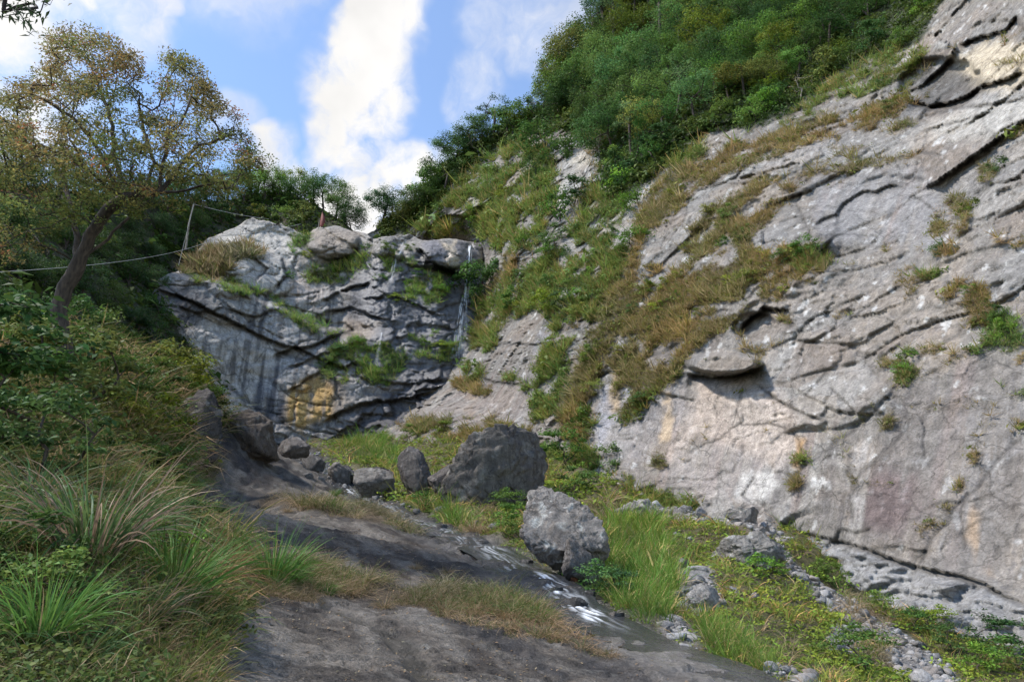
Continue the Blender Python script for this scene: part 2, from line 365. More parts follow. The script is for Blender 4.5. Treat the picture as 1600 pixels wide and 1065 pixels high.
# joints and overhangs of the right cliff: polyline, width px, depth m, lean(+ rock above stands proud, - rock below stands proud)
CRACKS_R = [([(1268,356),(1290,340),(1305,335),(1322,314),(1350,300),(1372,299),(1385,290),(1420,292)], 11, 1.0, 1),([(1422,302),(1440,312),(1474,337)], 6, .45, 1),
 ([(1195,803),(1250,830),(1300,842),(1340,852),(1430,884),(1490,896),(1540,912),(1570,930),(1640,955)], 16, .8, 1),([(1235,775),(1252,738),(1290,706),(1330,680),(1345,660),(1390,622),(1440,560),(1500,522),(1560,450),(1620,415)], 14, .45, -1),
 ([(1430,905),(1455,850),(1490,800),(1520,775),(1560,720),(1620,668)], 12, .4, -1),([(1152,518),(1170,497),(1196,480),(1235,484)], 12, 1.7, 1),
 ([(1072,582),(1110,588),(1150,586),(1195,570)], 12, 1.8, 1),([(1180,597),(1215,624),(1245,640),(1290,658)], 8, .6, 1),([(1330,496),(1360,476),(1385,458),(1412,443)], 6, .5, 1),
 ([(1494,72),(1530,58),(1570,48),(1590,20)], 10, 1.2, 1),([(1420,155),(1450,165),(1490,160),(1540,132),(1610,110)], 16, 1.6, 1),([(1425,185),(1500,168),(1560,160),(1620,148)], 9, .8, 1),([(1430,207),(1500,188),(1560,170)], 7, .6, 1),
 ([(1244,300),(1256,276),(1330,262),(1440,243),(1470,236)], 10, .9, -1),([(1272,400),(1262,350),(1248,322),(1256,278)], 8, .6, -1),([(1290,368),(1320,366),(1380,368)], 4, .25, 1),
 ([(1540,222),(1570,200),(1610,188)], 7, .6, 1),([(1505,232),(1530,258),(1545,300)], 5, .35, 1),([(1255,625),(1275,600),(1290,578)], 5, .35, 1),([(1295,602),(1320,625),(1342,650)], 5, .4, 1),
 ([(1370,560),(1392,545),(1410,535)], 6, .5, 1),([(1165,600),(1150,640),(1160,664),(1200,660),(1235,668)], 5, .3, 1),([(1235,668),(1250,690),(1262,730)], 5, .5, 1),
 ([(780,535),(830,537),(865,535)], 8, .9, 1),([(735,583),(770,595),(820,600)], 10, .8, 1),([(855,320),(870,290),(880,265)], 7, .8, 1),([(800,470),(850,440),(880,400)], 8, .6, -1),([(1085,388),(1100,378),(1115,382)], 5, .4, 1),
 ([(1215,345),(1250,335),(1262,350)], 6, .5, 1),([(1480,440),(1500,448),(1530,440)], 7, .6, 1),([(1485,340),(1520,345),(1560,330)], 6, .5, 1),([(1430,640),(1445,670),(1440,720)], 5, .3, -1),
 ([(1335,830),(1330,780),(1345,740),(1390,700),(1440,640)], 9, .35, -1),([(1510,860),(1500,800),(1520,770)], 7, .4, -1),([(950,520),(1000,480),(1060,470)], 9, .9, 1),([(900,470),(960,430),(1010,390)], 9, .9, -1),
 ([(870,640),(940,590),(1010,560),(1070,540)], 12, 1.1, -1),([(1000,345),(1060,300),(1130,262),(1230,232)], 12, 1.0, -1),([(1190,800),(1160,775),(1180,740)], 6, .4, 1),([(1055,440),(1095,500),(1130,540)], 8, .5, 1)]
SCRATCH = random.Random(9)
def build_right_cliff():
    us = np.arange(545, 1800, 2.6); nr = 400; nc = len(us)
    vt = np.interp(us, RIDGE[:, 0], RIDGE[:, 1]) + 5 * fbm(np.stack([us / 25, us * 0, us * 0], -1), 3, 77); vb = np.interp(us, FOOT[:, 0], FOOT[:, 1])
    s = np.linspace(0, 1, nr)[:, None]
    U = np.repeat(us[None], nr, 0); V = vb[None] + (vt - vb)[None] * s
    u, v = U.ravel(), V.ravel()
    Y = Ybase_R(u, v); P0 = pts(u, v, Y)
    wall = np.stack([P0[:, 0] * .527 - P0[:, 1] * .85, P0[:, 2]], -1)       # along the face, up the face
    q3 = P0
    # zones
    wob = 9 * fbm(q3 / 3.0, 4, 5) + 5 * fbm(q3 / .8, 3, 6)
    sd_for = poly_sd(u, v, FOREST) + wob
    green = np.max([sstep(-6, 8, poly_sd(u, v, p) + wob) for p in GREENBAND], 0)
    dry = np.max([sstep(-6, 10, poly_sd(u, v, p) + wob) for p in DRYBAND], 0)
    for (a, b, ra, rb, g) in PATCH:
        if ra == 0: continue
        e = 1.15 - np.sqrt(((u - a) / ra) ** 2 + ((v - b) / rb) ** 2) + wob * .035
        m = sstep(-.1, .35, e)
        if g: green = np.maximum(green, m)
        else: dry = np.maximum(dry, m)
    for ln in HANG:
        d, _, _ = line_sd(u, v, ln); dry = np.maximum(dry, sstep(10, 3, d - wob * .6))
    band = fbm(q3 / np.array([4.5, 4.5, 3.0]), 3, 33)
    b2 = .6 * band + .6 * fbm(q3 / 1.6, 4, 34); dry = dry * sstep(-.12, .12, b2 + .1 * green + .10 * sstep(1330, 1250, u)); green = green * sstep(-.16, .06, b2)
    jn = sstep(.12, .55, fbm(q3 / 5, 3, 35)); forest = sstep(-4, 6, sd_for)
    # roughness of the breakage: smooth exfoliation slabs low on the right, shattered elsewhere
    slab = maxn(sstep(-20, 40, poly_sd(u, v, [(940,700),(1080,600),(1250,660),(1340,640),(1460,560),(1620,520),(1900,500),(1900,1000),(1430,880),(1200,800),(1020,770)])), .9 * sstep(-8, 20, poly_sd(u, v, [(590,700),(640,650),(735,585),(830,565),(850,650),(820,690),(700,700)])), 
                      sstep(-10, 25, poly_sd(u, v, [(1262,282),(1440,250),(1490,330),(1480,385),(1290,395),(1270,350)])))
    lowband = sstep(-6, 10, poly_sd(u, v, [(1195,806),(1250,832),(1340,856),(1430,888),(1540,916),(1640,960),(1900,1080),(1900,1200),(1200,900)]))
    rgh = (1 - .78 * slab) * (.45 + .55 * sstep(-.25, .35, fbm(q3 / 7.0, 3, 46)))
    A = math.radians(-6)
    h1, e1, r1 = facets(wall, 7.5, 11, 1.2, A, 1.7); h2, e2, r2 = facets(wall, 2.8, 23, 1.3, A * .7, 1.9); h3, e3, r3 = facets(wall, 1.05, 37, 1.4, A * .5, 2.1)
    dist = (Y / 40.0)
    jt = .6 * jn * sstep(.10, .02, e2) * (1 - .8 * slab) * (v < 760); dry = np.maximum(dry, jt * (u > 880))
    D = (.95 * h1 * (1 - .9 * slab) + .45 * h2 * rgh * sstep(0, .15, e2) + .17 * h3 * (rgh ** 1.2)) * np.clip(dist, .5, 1.8) ** .8 * 1.15
    D += .9 * fbm(q3 / 11.0, 2, 2) + .13 * fbm(q3 / 1.6, 4, 3) * (.25 + rgh) + .06 * ridged(q3 / np.array([1.2, 1.2, .5]), 3, 8) * rgh
    wv = np.stack([wall[:, 0] * .8 - wall[:, 1] * .12, wall[:, 1] * 1.3 + wall[:, 0] * .15, wall[:, 0] * 0], -1)
    s1, s2 = scarps(2.6 * fbm(wv / 9.0, 5, 611, .55)), scarps(3.0 * fbm(wv / 3.2, 5, 612, .6)); s3 = scarps(2.2 * fbm(wv[:, [1, 0, 2]] / np.array([3.5, 6, 1]), 5, 613, .55))
    sc_ = np.clip(dist, .55, 1.6); D += (.34 * s1 * (.35 + .65 * rgh) + .10 * s2 * (.25 + .75 * rgh) + .16 * s3 * (.3 + .7 * rgh)) * sc_
    D -= .10 * rgh * sstep(.08, 0, e2) + .12 * sstep(.04, 0, e1) * rgh
    D += lowband * (.5 * fbm(q3 / np.array([1.6, 1.6, .5]), 4, 91) + .25 * ridged(q3 / np.array([1.2, 1.2, .35]), 3, 92))
    # shallow bowls where sheets of rock have come off
    for (a, b, ra, rb, dep) in [(1120,680,75,80,.2),(1400,330,110,60,.5),(1470,130,70,45,2.0),(860,315,28,40,1.0),(1180,510,40,25,1.0),(1560,60,60,30,.6)]:
        r = np.sqrt(((u - a) / ra) ** 2 + ((v - b) / rb) ** 2) + .12 * fbm(q3 / 2.5, 3, 44); D -= dep * sstep(1.0, .82, r) * (1 - .3 * r)
    dark = np.zeros_like(u)
    wj = 3.5 * fbm(q3 / 1.1, 4, 61)
    for ln, w, dep, lean in CRACKS_R:
        d, sd, t = line_sd(u + wj, v + wj * .8, ln)
        dd = d * sd * lean; side = sstep(-1.2, 1.2, dd); ends = sstep(0, .12, t) * sstep(1, .88, t)
        w = w if dep > 1.1 else w * .7; kd = .75 if dep > 1.1 else .42
        D -= kd * dep * side * np.exp(-np.abs(dd) / (w * 1.2)) * ends; D += dep * .3 * kd * (1 - side) * np.exp(-np.abs(dd) / (w * 2.2)) * ends
        dark = np.maximum(dark, ends * np.exp(-(np.abs(dd - .25 * w) / (.45 * w)) ** 2))
    # the jutting block
    r = np.sqrt(((u - 1130) / 62) ** 2 + ((v - 567) / 17) ** 2) + .1 * fbm(q3, 3, 71); D += 2.3 * sstep(1.05, .75, r)
    soil = np.maximum(np.maximum(green, dry), forest)
    D = D * (1 - .25 * soil) + soil * (.35 * fbm(q3 / 1.2, 3, 19) + .2)
    Yd = Y - D
    P = pts(u, v, Yd)
    # colour: pale weathered grey, warmer where freshly broken, streaked by seepage
    stq = np.stack([wall[:, 0] / .55, P0[:, 2] * 0, P0[:, 2] / 9.0], -1)
    streak = fbm(stq, 4, 201); streak2 = fbm(stq * np.array([2.4, 1, 1.5]), 3, 202); lowf = fbm(q3 / 7, 4, 203); mid = fbm(q3 / 1.8, 4, 204); fine = fbm(q3 / .45, 4, 205, .6)
    base = np.array([.205, .188, .168]); col = np.ones((len(u), 3)) * base
    warm = np.array([.30, .245, .19]); pale = np.array([.36, .345, .32]); dk = np.array([.085, .083, .088]); brown = np.array([.155, .118, .092]); cool = np.array([.225, .22, .212])
    def mixc(c, t): 
        nonlocal col
        t = np.clip(t, 0, 1)[:, None]; col = col * (1 - t) + np.array(c) * t
    mixc(cool, .6 * sstep(-.1, .5, lowf)); mixc(warm, .45 * sstep(.1, .55, -lowf + .3 * mid)); mixc(pale, .42 * sstep(.18, .6, mid + .3 * fine) * sstep(-.2, .3, lowf))
    mixc(pale, .35 * (r2 > .78)); mixc(warm, .3 * (r3 > .84)); mixc(brown, .4 * ((r1 + r2) % 1 > .8))
    sl = .25 + .75 * slab; sgate = .45 + .55 * sstep(-.35, .25, lowf + .5 * mid); mixc((.10, .092, .09), .8 * sstep(.02, .28, streak + .5 * streak2) * sl * sgate); mixc((.36, .345, .33), .6 * sstep(.08, .4, -streak + .4 * streak2) * sl * sstep(-.3, .3, mid)); mixc((.25, .19, .17), .5 * slab * sstep(.1, .4, fbm(stq * .5 + 9, 3, 210)))
    mixc(brown, .35 * sstep(.15, .5, fbm(q3 / 2.6, 4, 206))); mixc(dk, .45 * sstep(.35, .75, fine + .5 * mid))
    mixc((.46, .45, .43), .8 * sstep(.46, .58, fbm(q3 / np.array([.7, .7, 1.1]), 4, 208)))
    mixc((.15, .138, .13), .55 * slab * sstep(-.3, .25, fbm(stq * np.array([.35, 1, .8]) + 5, 4, 211)))
    def patch(poly, c, amt, soft=14, st=0.0):
        m = sstep(-soft, soft, poly_sd(u, v, poly) + wob * 1.3) * amt
        if st: m = m * sstep(-.35, .25, streak * st + .3 * mid + .12)
        mixc(c, m)
    patch([(1085,590),(1165,585),(1205,605),(1240,660),(1245,700),(1215,730),(1160,700),(1095,690),(1060,730),(1045,700),(1080,640)], (.40, .335, .285), .85)
    patch([(1140,600),(1200,625),(1225,690),(1180,700),(1130,660)], (.44, .385, .34), .6)
    patch([(1060,690),(1110,690),(1230,720),(1200,775),(1110,775),(1040,740)], (.33, .30, .28), .5, 12, .9)
    patch([(1160,740),(1200,735),(1215,760),(1180,790),(1150,775)], (.50, .48, .45), .7, 8)
    patch([(1350,740),(1385,725),(1430,740),(1435,790),(1405,835),(1350,830),(1335,790)], (.12, .085, .082), .7, 20, 1.1)
    patch([(1502,780),(1515,770),(1532,800),(1545,880),(1560,905),(1530,900),(1508,840)], (.33, .24, .16), .75, 9, 1.0)
    patch([(1490,90),(1545,70),(1600,60),(1660,40),(1660,130),(1570,140),(1520,130)], (.50, .425, .31), .8, 12); patch([(1450,190),(1600,150),(1700,150),(1700,210),(1480,225)], (.42, .40, .36), .6, 14)
    patch([(1425,125),(1450,110),(1500,115),(1530,125),(1500,160),(1450,170),(1428,160)], (.07, .068, .065), .7, 10)
    patch([(840,340),(870,330),(880,290),(860,280),(835,320)], (.50, .42, .32), .7, 8); patch([(865,285),(905,275),(890,330),(868,350)], (.42, .40, .38), .7, 8)
    patch([(720,320),(740,300),(760,290),(775,300),(760,330),(735,340)], (.45, .41, .34), .6, 8); patch([(890,245),(930,235),(965,240),(950,260),(905,265)], (.45, .41, .34), .7, 8)
    patch([(985,290),(1020,265),(1060,265),(1040,300),(1000,310)], (.36, .34, .32), .6, 8); patch([(1160,228),(1290,205),(1310,225),(1160,262)], (.33, .29, .26), .5, 12)
    patch([(795,470),(830,442),(860,430),(840,465),(810,475)], (.48, .40, .33), .8, 5); patch([(870,475),(900,440),(925,425),(910,460),(890,480)], (.36, .34, .33), .7, 5)
    patch([(1270,280),(1440,255),(1480,330),(1470,380),(1290,390),(1275,340)], (.235, .228, .225), .75, 8, .5)
    patch([(940,600),(1000,580),(1060,580),(1080,640),(1000,720),(940,715),(930,650)], (.27, .255, .25), .6, 12)
    for x0, x1, y0, y1, c, a in [(905,922,620,690,(.40,.27,.15),.75),(955,975,580,640,(.42,.30,.17),.6),(1040,1052,610,690,(.44,.33,.21),.7),(940,952,600,700,(.30,.30,.33),.7),(735,748,610,660,(.33,.22,.13),.5),(980,990,585,650,(.26,.27,.31),.7),(1005,1030,580,660,(.12,.12,.13),.5),(845,860,520,550,(.30,.30,.34),.5),(1248,1256,690,730,(.42,.25,.10),.7)]:
        patch([(x0,y0),(x1,y0),(x1-6,y1),(x0-8,y1)], c, a, 6)
    patch([(680,640),(760,600),(850,620),(850,650),(700,680),(600,690)], (.21, .175, .155), .6, 14, .4)
    patch([(1120,560),(1190,556),(1180,575),(1110,582),(1080,575)], (.19, .16, .13), .7, 4)
    patch([(1060,470),(1130,480),(1120,540),(1060,600),(1000,590),(990,520)], (.12, .11, .105), .5, 14)
    mixc((.26, .262, .262), lowband * .7); mixc((.16, .16, .165), lowband * .5 * sstep(0, .5, fbm(q3 / np.array([2, 2, .3]), 4, 209)))
    mixc((.045, .043, .042), .6 * dark); mixc((.07, .066, .06), .5 * sstep(.06, 0, e2) * rgh)
    earth = np.array([.135, .10, .062]); mixc(earth, .85 * dry); mixc((.07, .075, .032), .85 * green); mixc((.04, .048, .024), .95 * forest)
    col *= (1 + .22 * fine)[:, None]
    # the ground carries on behind the crest
    R2 = P.reshape(nr, nc, 3); last = R2[-1]; rows = [P.reshape(nr, nc, 3)]
    for k, (dy, dz) in enumerate([(4, 1.5), (14, 1), (40, -8), (110, -50)]):
        rows.append((last + np.array([dy * .5, dy, dz]))[None])
    PP = np.concatenate(rows, 0); cc = np.concatenate([col.reshape(nr, nc, 3)] + [np.tile(np.array([.04, .05, .025]), (1, nc, 1))] * 4, 0)
    f = grid_faces(nr + 4, nc)
    o = mesh_np('cliff', PP.reshape(-1, 3), f, M_CLIFF, cc.reshape(-1, 3)); tag(o, 'high grey and pinkish rock cliff with ledges, joints and seepage streaks, its crest forested', kind='structure')
    S = Sheet(); S.P = P; S.u = u; S.v = v; S.green = green; S.dry = dry; S.forest = forest; S.nr = nr; S.nc = nc; S.slab = slab; S.lowband = lowband; S.us = us; S.vt = vt; S.vb = vb
    return S

# ---- headwall with the waterfall ----------------------------------------------
B_CTRL = [(150,700,56),(240,440,65),(240,560,62),(240,680,60),(330,640,62.5),(330,430,67),(330,370,74),(420,460,71),(420,350,79),(420,560,68),(430,680,65),(520,680,66.5),(520,560,71),(520,400,77),(520,355,81),
 (790,460,84),(600,690,67),(600,600,71.5),(600,480,75),(600,370,81),(680,600,72),(690,420,79),(690,375,82),(740,560,74),(750,400,84),(800,700,62),(850,400,90),(850,600,78),(560,740,64)]
BTOP = np.array([(150,470),(235,440),(290,418),(320,375),(350,362),(395,340),(440,350),(478,368),(490,358),(520,352),(560,362),(585,372),(640,366),(660,376),(700,372),(735,378),(800,385),(860,390)], float)
BGREEN = [[(285,420),(320,408),(360,430),(420,462),(440,470),(500,505),(540,520),(520,530),(480,515),(430,488),(360,455),(300,440)],[(470,440),(480,425),(540,400),(585,395),(560,425),(530,440),(500,445)],
          [(500,560),(540,530),(590,530),(640,560),(610,600),(540,600),(500,590)],[(640,530),(690,520),(720,540),(700,570),(650,560)],[(450,365),(490,365),(485,400),(460,395)],[(640,440),(690,425),(700,460),(660,480),(630,470)],[(590,400),(640,400),(650,420),(600,430)]]
CRACKS_B = [([(230,445),(300,470),(360,500),(420,530),(470,545),(520,525),(560,510)], 10, .9, 1),([(300,490),(350,480),(400,495),(440,480)], 7, .5, 1),([(420,560),(460,540),(500,560),(540,575),(560,560)], 9, .9, 1),
 ([(440,575),(500,555),(560,535)], 6, .6, 1),([(445,615),(480,590),(510,570),(530,555)], 7, .6, 1),([(500,470),(540,450),(580,440)], 9, .9, 1),([(655,385),(675,410),(700,420),(730,430)], 14, 2.6, 1),([(560,470),(600,460),(640,470),(700,500)], 7, .5, 1),
 ([(500,490),(550,480),(600,500)], 7, .6, 1),([(580,590),(640,600),(700,590)], 8, .6, 1),([(500,660),(560,630),(640,620),(700,600)], 12, 1.2, 1),([(480,400),(500,420),(540,400)], 6, .6, -1),([(350,600),(400,640),(450,650)], 8, .5, -1),
 ([(430,450),(445,430),(440,400)], 8, 1.0, 1),([(395,400),(420,420),(400,440)], 8, .7, 1),([(730,450),(790,445)], 8, .8, 1)]
def build_headwall():
    us = np.arange(150, 850, 2.0); nr = 200; nc = len(us)
    vt = np.interp(us, BTOP[:, 0], BTOP[:, 1]) + 3 * fbm(np.stack([us / 18, us * 0, us * 0], -1), 3, 7); vb = 745 + us * 0
    s = np.linspace(0, 1, nr)[:, None]; U = np.repeat(us[None], nr, 0); V = vb[None] + (vt - vb)[None] * s; u, v = U.ravel(), V.ravel()
    Y = tps_sheet(B_CTRL)(u, v); P0 = pts(u, v, Y); q3 = P0; w2 = np.stack([P0[:, 0] * .95 + P0[:, 1] * .3, P0[:, 2]], -1)
    wob = 6 * fbm(q3 / 2.5, 4, 105)
    # ledge: the upper buttress stands back from the lower wall
    dl, sl, tl = line_sd(u, v, [(100,425),(285,428),(360,445),(430,478),(500,510),(560,525)]); up = sstep(5, -9, dl * sl + wob) * sstep(600, 520, u)
    h1, e1, r1 = facets(w2, 8, 111, 1.2, math.radians(-25), 1.6); h2, e2, r2 = facets(w2, 3, 123, 1.3, math.radians(-15), 2.0); h3, e3, r3 = facets(w2, 1.2, 137, 1.3, math.radians(10), 1.7)
    pale_w = sstep(-12, 14, poly_sd(u, v, [(255,520),(330,500),(430,540),(450,600),(430,650),(360,640),(280,590)]) + wob)
    rg = 1 - .6 * pale_w
    wv = np.stack([w2[:, 0] * .9 - w2[:, 1] * .35, w2[:, 1] * 1.2 + w2[:, 0] * .35, w2[:, 0] * 0], -1); D = .5 * h1 + .22 * h2 * rg + .10 * h3 * rg + (.5 * scarps(1.8 * fbm(wv / 9, 4, 621, .5)) + .13 * scarps(2.2 * fbm(wv / 3.5, 5, 622, .55))) * (.4 + .6 * rg) + 1.3 * fbm(q3 / 8, 3, 12) + .18 * fbm(q3 / 1.8, 4, 13) + .05 * ridged(q3 / np.array([2.2, 2.2, .7]), 3, 18) * rg
    D -= .35 * sstep(.1, 0, e2) * rg + .2 * sstep(.12, 0, e3) * rg
    D -= 4.5 * up
    dark = np.zeros_like(u); wj = 3 * fbm(q3 / 1.5, 4, 161)
    for ln, w, dep, lean in CRACKS_B:
        d, sd, t = line_sd(u + wj, v + wj, ln); dd = d * sd * lean; side = sstep(-1, 1, dd); ends = sstep(0, .12, t) * sstep(1, .88, t)
        w = w * .75; D -= dep * .8 * side * np.exp(-np.abs(dd) / (w * 1.4)) * ends; D += dep * .5 * (1 - side) * np.exp(-np.abs(dd) / (w * 2)) * ends
        dark = np.maximum(dark, ends * np.exp(-(np.abs(dd - .3 * w) / (.55 * w)) ** 2))
    for (a, b, ra, rb, h) in [(520,378,42,27,4),(690,396,75,24,2.5),(600,384,20,16,1.5),(410,430,50,40,2.0),(370,400,36,30,1.5)]:   # rounded masses of the lip
        r = np.sqrt(((u - a) / ra) ** 2 + ((v - b) / rb) ** 2) + .1 * fbm(q3 / 3, 2, 171); D += h * np.sqrt(np.clip(1 - r * r, 0, 1))
    chan = np.exp(-((u - np.interp(v, [370,440,560,640], [735,732,715,690])) / 8) ** 2); D -= .8 * chan
    scree = sstep(-10, 10, poly_sd(u, v, [(500,690),(560,650),(640,590),(720,560),(700,620),(640,680),(560,720)]) + wob); D += scree * (.8 * h3 + .6 * h2)
    P = pts(u, v, Y - D)
    stq = np.stack([w2[:, 0] / .62, P0[:, 2] * 0, P0[:, 2] / 16.0], -1); streak = fbm(stq, 4, 301); st2 = fbm(stq * np.array([2.5, 1, 1.3]), 3, 302); lowf = fbm(q3 / 9, 3, 303); mid = fbm(q3 / 2.2, 4, 304); fine = fbm(q3 / .7, 4, 305, .6)
    col = np.ones((len(u), 3)) * np.array([.27, .25, .228])
    def mixc(c, t):
        nonlocal col
        t = np.clip(t, 0, 1)[:, None]; col = col * (1 - t) + np.array(c) * t
    def patch(poly, c, amt, soft=12, st=0.0):
        m = sstep(-soft, soft, poly_sd(u, v, poly) + wob * 1.3) * amt
        if st: m = m * sstep(-.3, .2, streak * st + .25 * mid + .1)
        mixc(c, m)
    mixc((.28, .265, .245), .7 * sstep(-.1, .45, mid + .4 * lowf)); mixc((.19, .165, .14), .4 * sstep(0, .5, -lowf))
    mixc((.42, .39, .345), pale_w * .9); patch([(300,440),(400,460),(440,480),(430,505),(360,500),(310,480)], (.30, .285, .26), .6); patch([(345,360),(400,345),(470,360),(460,430),(440,465),(400,450),(330,410)], (.46, .43, .385), .92)
    patch([(450,430),(500,425),(520,440),(505,470),(460,475)], (.45, .39, .34), .85, 7, .5); patch([(480,358),(560,360),(565,395),(500,400)], (.27, .23, .19), .8, 7)
    mixc((.085, .084, .086), .75 * sstep(-.05, .35, streak + .45 * st2 + .3 * mid - .04) * sstep(-.35, .2, lowf + .4 * mid) * sstep(430, 470, v) * (sstep(640, 560, u) * .85 + .15)); mixc((.42, .41, .39), .6 * sstep(.12, .4, -streak + .3 * st2) * sstep(560, 450, u) * sstep(430, 480, v))
    patch([(560,420),(600,400),(650,410),(700,425),(745,400),(750,560),(700,610),(600,640),(560,600),(570,540),(540,480)], (.092, .094, .106), .88, 12)
    patch([(500,690),(560,640),(640,590),(730,560),(700,620),(640,680),(560,720)], (.075, .072, .078), .8, 10); patch([(570,600),(630,580),(640,600),(580,625)], (.27, .24, .21), .6, 8); patch([(520,560),(560,640),(500,660),(480,640)], (.17, .135, .10), .6, 10)
    patch([(448,605),(500,585),(520,610),(520,650),(470,668),(445,655)], (.42, .275, .11), 1.0, 9, .5); patch([(455,610),(480,600),(480,660),(455,655)], (.44, .30, .11), .5, 6, 1.5)
    patch([(398,600),(440,560),(447,600),(445,665),(398,650)], (.09, .09, .10), .8, 8, .5)
    patch([(658,380),(735,376),(780,385),(775,415),(730,420),(690,418)], (.17, .165, .18), .85, 5); patch([(690,378),(712,378),(718,416),(700,412)], (.45, .38, .29), .9, 3); patch([(745,385),(785,388),(780,420),(750,418)], (.38, .34, .29), .7, 4); patch([(652,390),(672,405),(700,424),(660,425),(650,410)], (.035, .035, .04), .9, 4)
    patch([(230,440),(290,450),(330,470),(300,520),(250,520),(235,480)], (.09, .088, .09), .7, 12); patch([(540,500),(600,500),(580,530),(530,530)], (.26, .19, .13), .5, 8)
    mixc((.03, .03, .033), .7 * dark); mixc((.05, .05, .055), .5 * sstep(.05, 0, e2) * rg)
    green = np.max([sstep(-4, 6, poly_sd(u, v, p) + wob * 1.2) for p in BGREEN], 0) * sstep(-.28, -.02, fbm(q3 / 2.0, 4, 33)); dryg = sstep(-4, 8, poly_sd(u, v, [(285,425),(300,400),(330,385),(390,380),(420,400),(370,410),(340,440)]) + wob) * .8
    mixc((.05, .06, .025), .8 * green); mixc((.12, .09, .055), .8 * dryg); col *= (1 + .25 * fine)[:, None]
    wet = np.clip(sstep(-14, 14, poly_sd(u, v, [(560,400),(745,380),(755,560),(700,610),(600,650),(540,640),(560,540)])) * .75 + .5 * chan, 0, 1)
    last = P.reshape(nr, nc, 3)[-1]; rows = [P.reshape(nr, nc, 3)] + [(last + np.array([0, dy, dz]))[None] for dy, dz in [(4, .3), (16, .8), (45, 3)]]
    cc = np.concatenate([col.reshape(nr, nc, 3)] + [np.tile(np.array([.10, .09, .06]), (1, nc, 1))] * 3, 0); ww = np.concatenate([wet, np.zeros(3 * nc)])
    o = mesh_np('rock_headwall', np.concatenate(rows, 0).reshape(-1, 3), grid_faces(nr + 3, nc), M_WALL, cc.reshape(-1, 3), attrs={'wet': ww}); tag(o, 'streaked rock headwall that the thin waterfall runs down, black where wet and ochre at its foot', kind='structure')
    S = Sheet(); S.P = P; S.u = u; S.v = v; S.green = green; S.dry = dryg; S.forest = green * 0; S.nr = nr; S.nc = nc
    return S

# ---- wooded hillside left of and behind the headwall ---------------------------
L_CTRL = [(-300,650,14),(-300,300,24),(-300,100,34),(0,640,20),(0,500,26),(0,330,38),(0,250,46),(120,560,32),(120,420,44),(120,300,58),(240,640,44),(240,520,54),(240,430,70),(240,330,78),(350,400,86),(350,330,94),(350,280,102),(440,340,96),(440,280,106),(520,350,95),(520,315,104),(570,365,98),(640,420,104),(440,500,90),(640,600,100)]
LTOP = np.array([(-320,60),(-100,190),(0,262),(60,280),(200,290),(300,300),(350,300),(400,288),(450,285),(500,310),(540,335),(572,364),(600,372),(640,380)], float)
def build_hillside():
    us = np.arange(-300, 640, 5.0); nr = 90; nc = len(us); vt = np.interp(us, LTOP[:, 0], LTOP[:, 1]) + 14; vb = np.where(us < 240, 720.0, np.interp(us, [240, 420, 640], [720, 560, 480]))
    s = np.linspace(0, 1, nr)[:, None]; U = np.repeat(us[None], nr, 0); V = vb[None] + (vt - vb)[None] * s; u, v = U.ravel(), V.ravel()
    Y = tps_sheet(L_CTRL)(u, v); P0 = pts(u, v, Y); D = 1.2 * fbm(P0 / 6, 4, 401) + .5 * fbm(P0 / 1.5, 3, 402)
    P = pts(u, v, Y - D); m = fbm(P0 / 3, 4, 403)[:, None]
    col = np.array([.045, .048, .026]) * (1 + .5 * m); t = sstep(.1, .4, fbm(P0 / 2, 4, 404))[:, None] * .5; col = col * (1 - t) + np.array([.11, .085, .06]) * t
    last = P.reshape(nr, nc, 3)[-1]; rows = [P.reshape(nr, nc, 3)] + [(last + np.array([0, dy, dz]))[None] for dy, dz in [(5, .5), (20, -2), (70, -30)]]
    cc = np.concatenate([col.reshape(nr, nc, 3)] + [np.tile(np.array([.04, .05, .025]), (1, nc, 1))] * 3, 0)
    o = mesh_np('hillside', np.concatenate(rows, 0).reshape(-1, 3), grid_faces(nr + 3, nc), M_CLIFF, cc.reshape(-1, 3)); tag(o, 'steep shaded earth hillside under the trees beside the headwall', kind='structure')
    S = Sheet(); S.P = P; S.u = u; S.v = v; S.nr = nr; S.nc = nc; return S

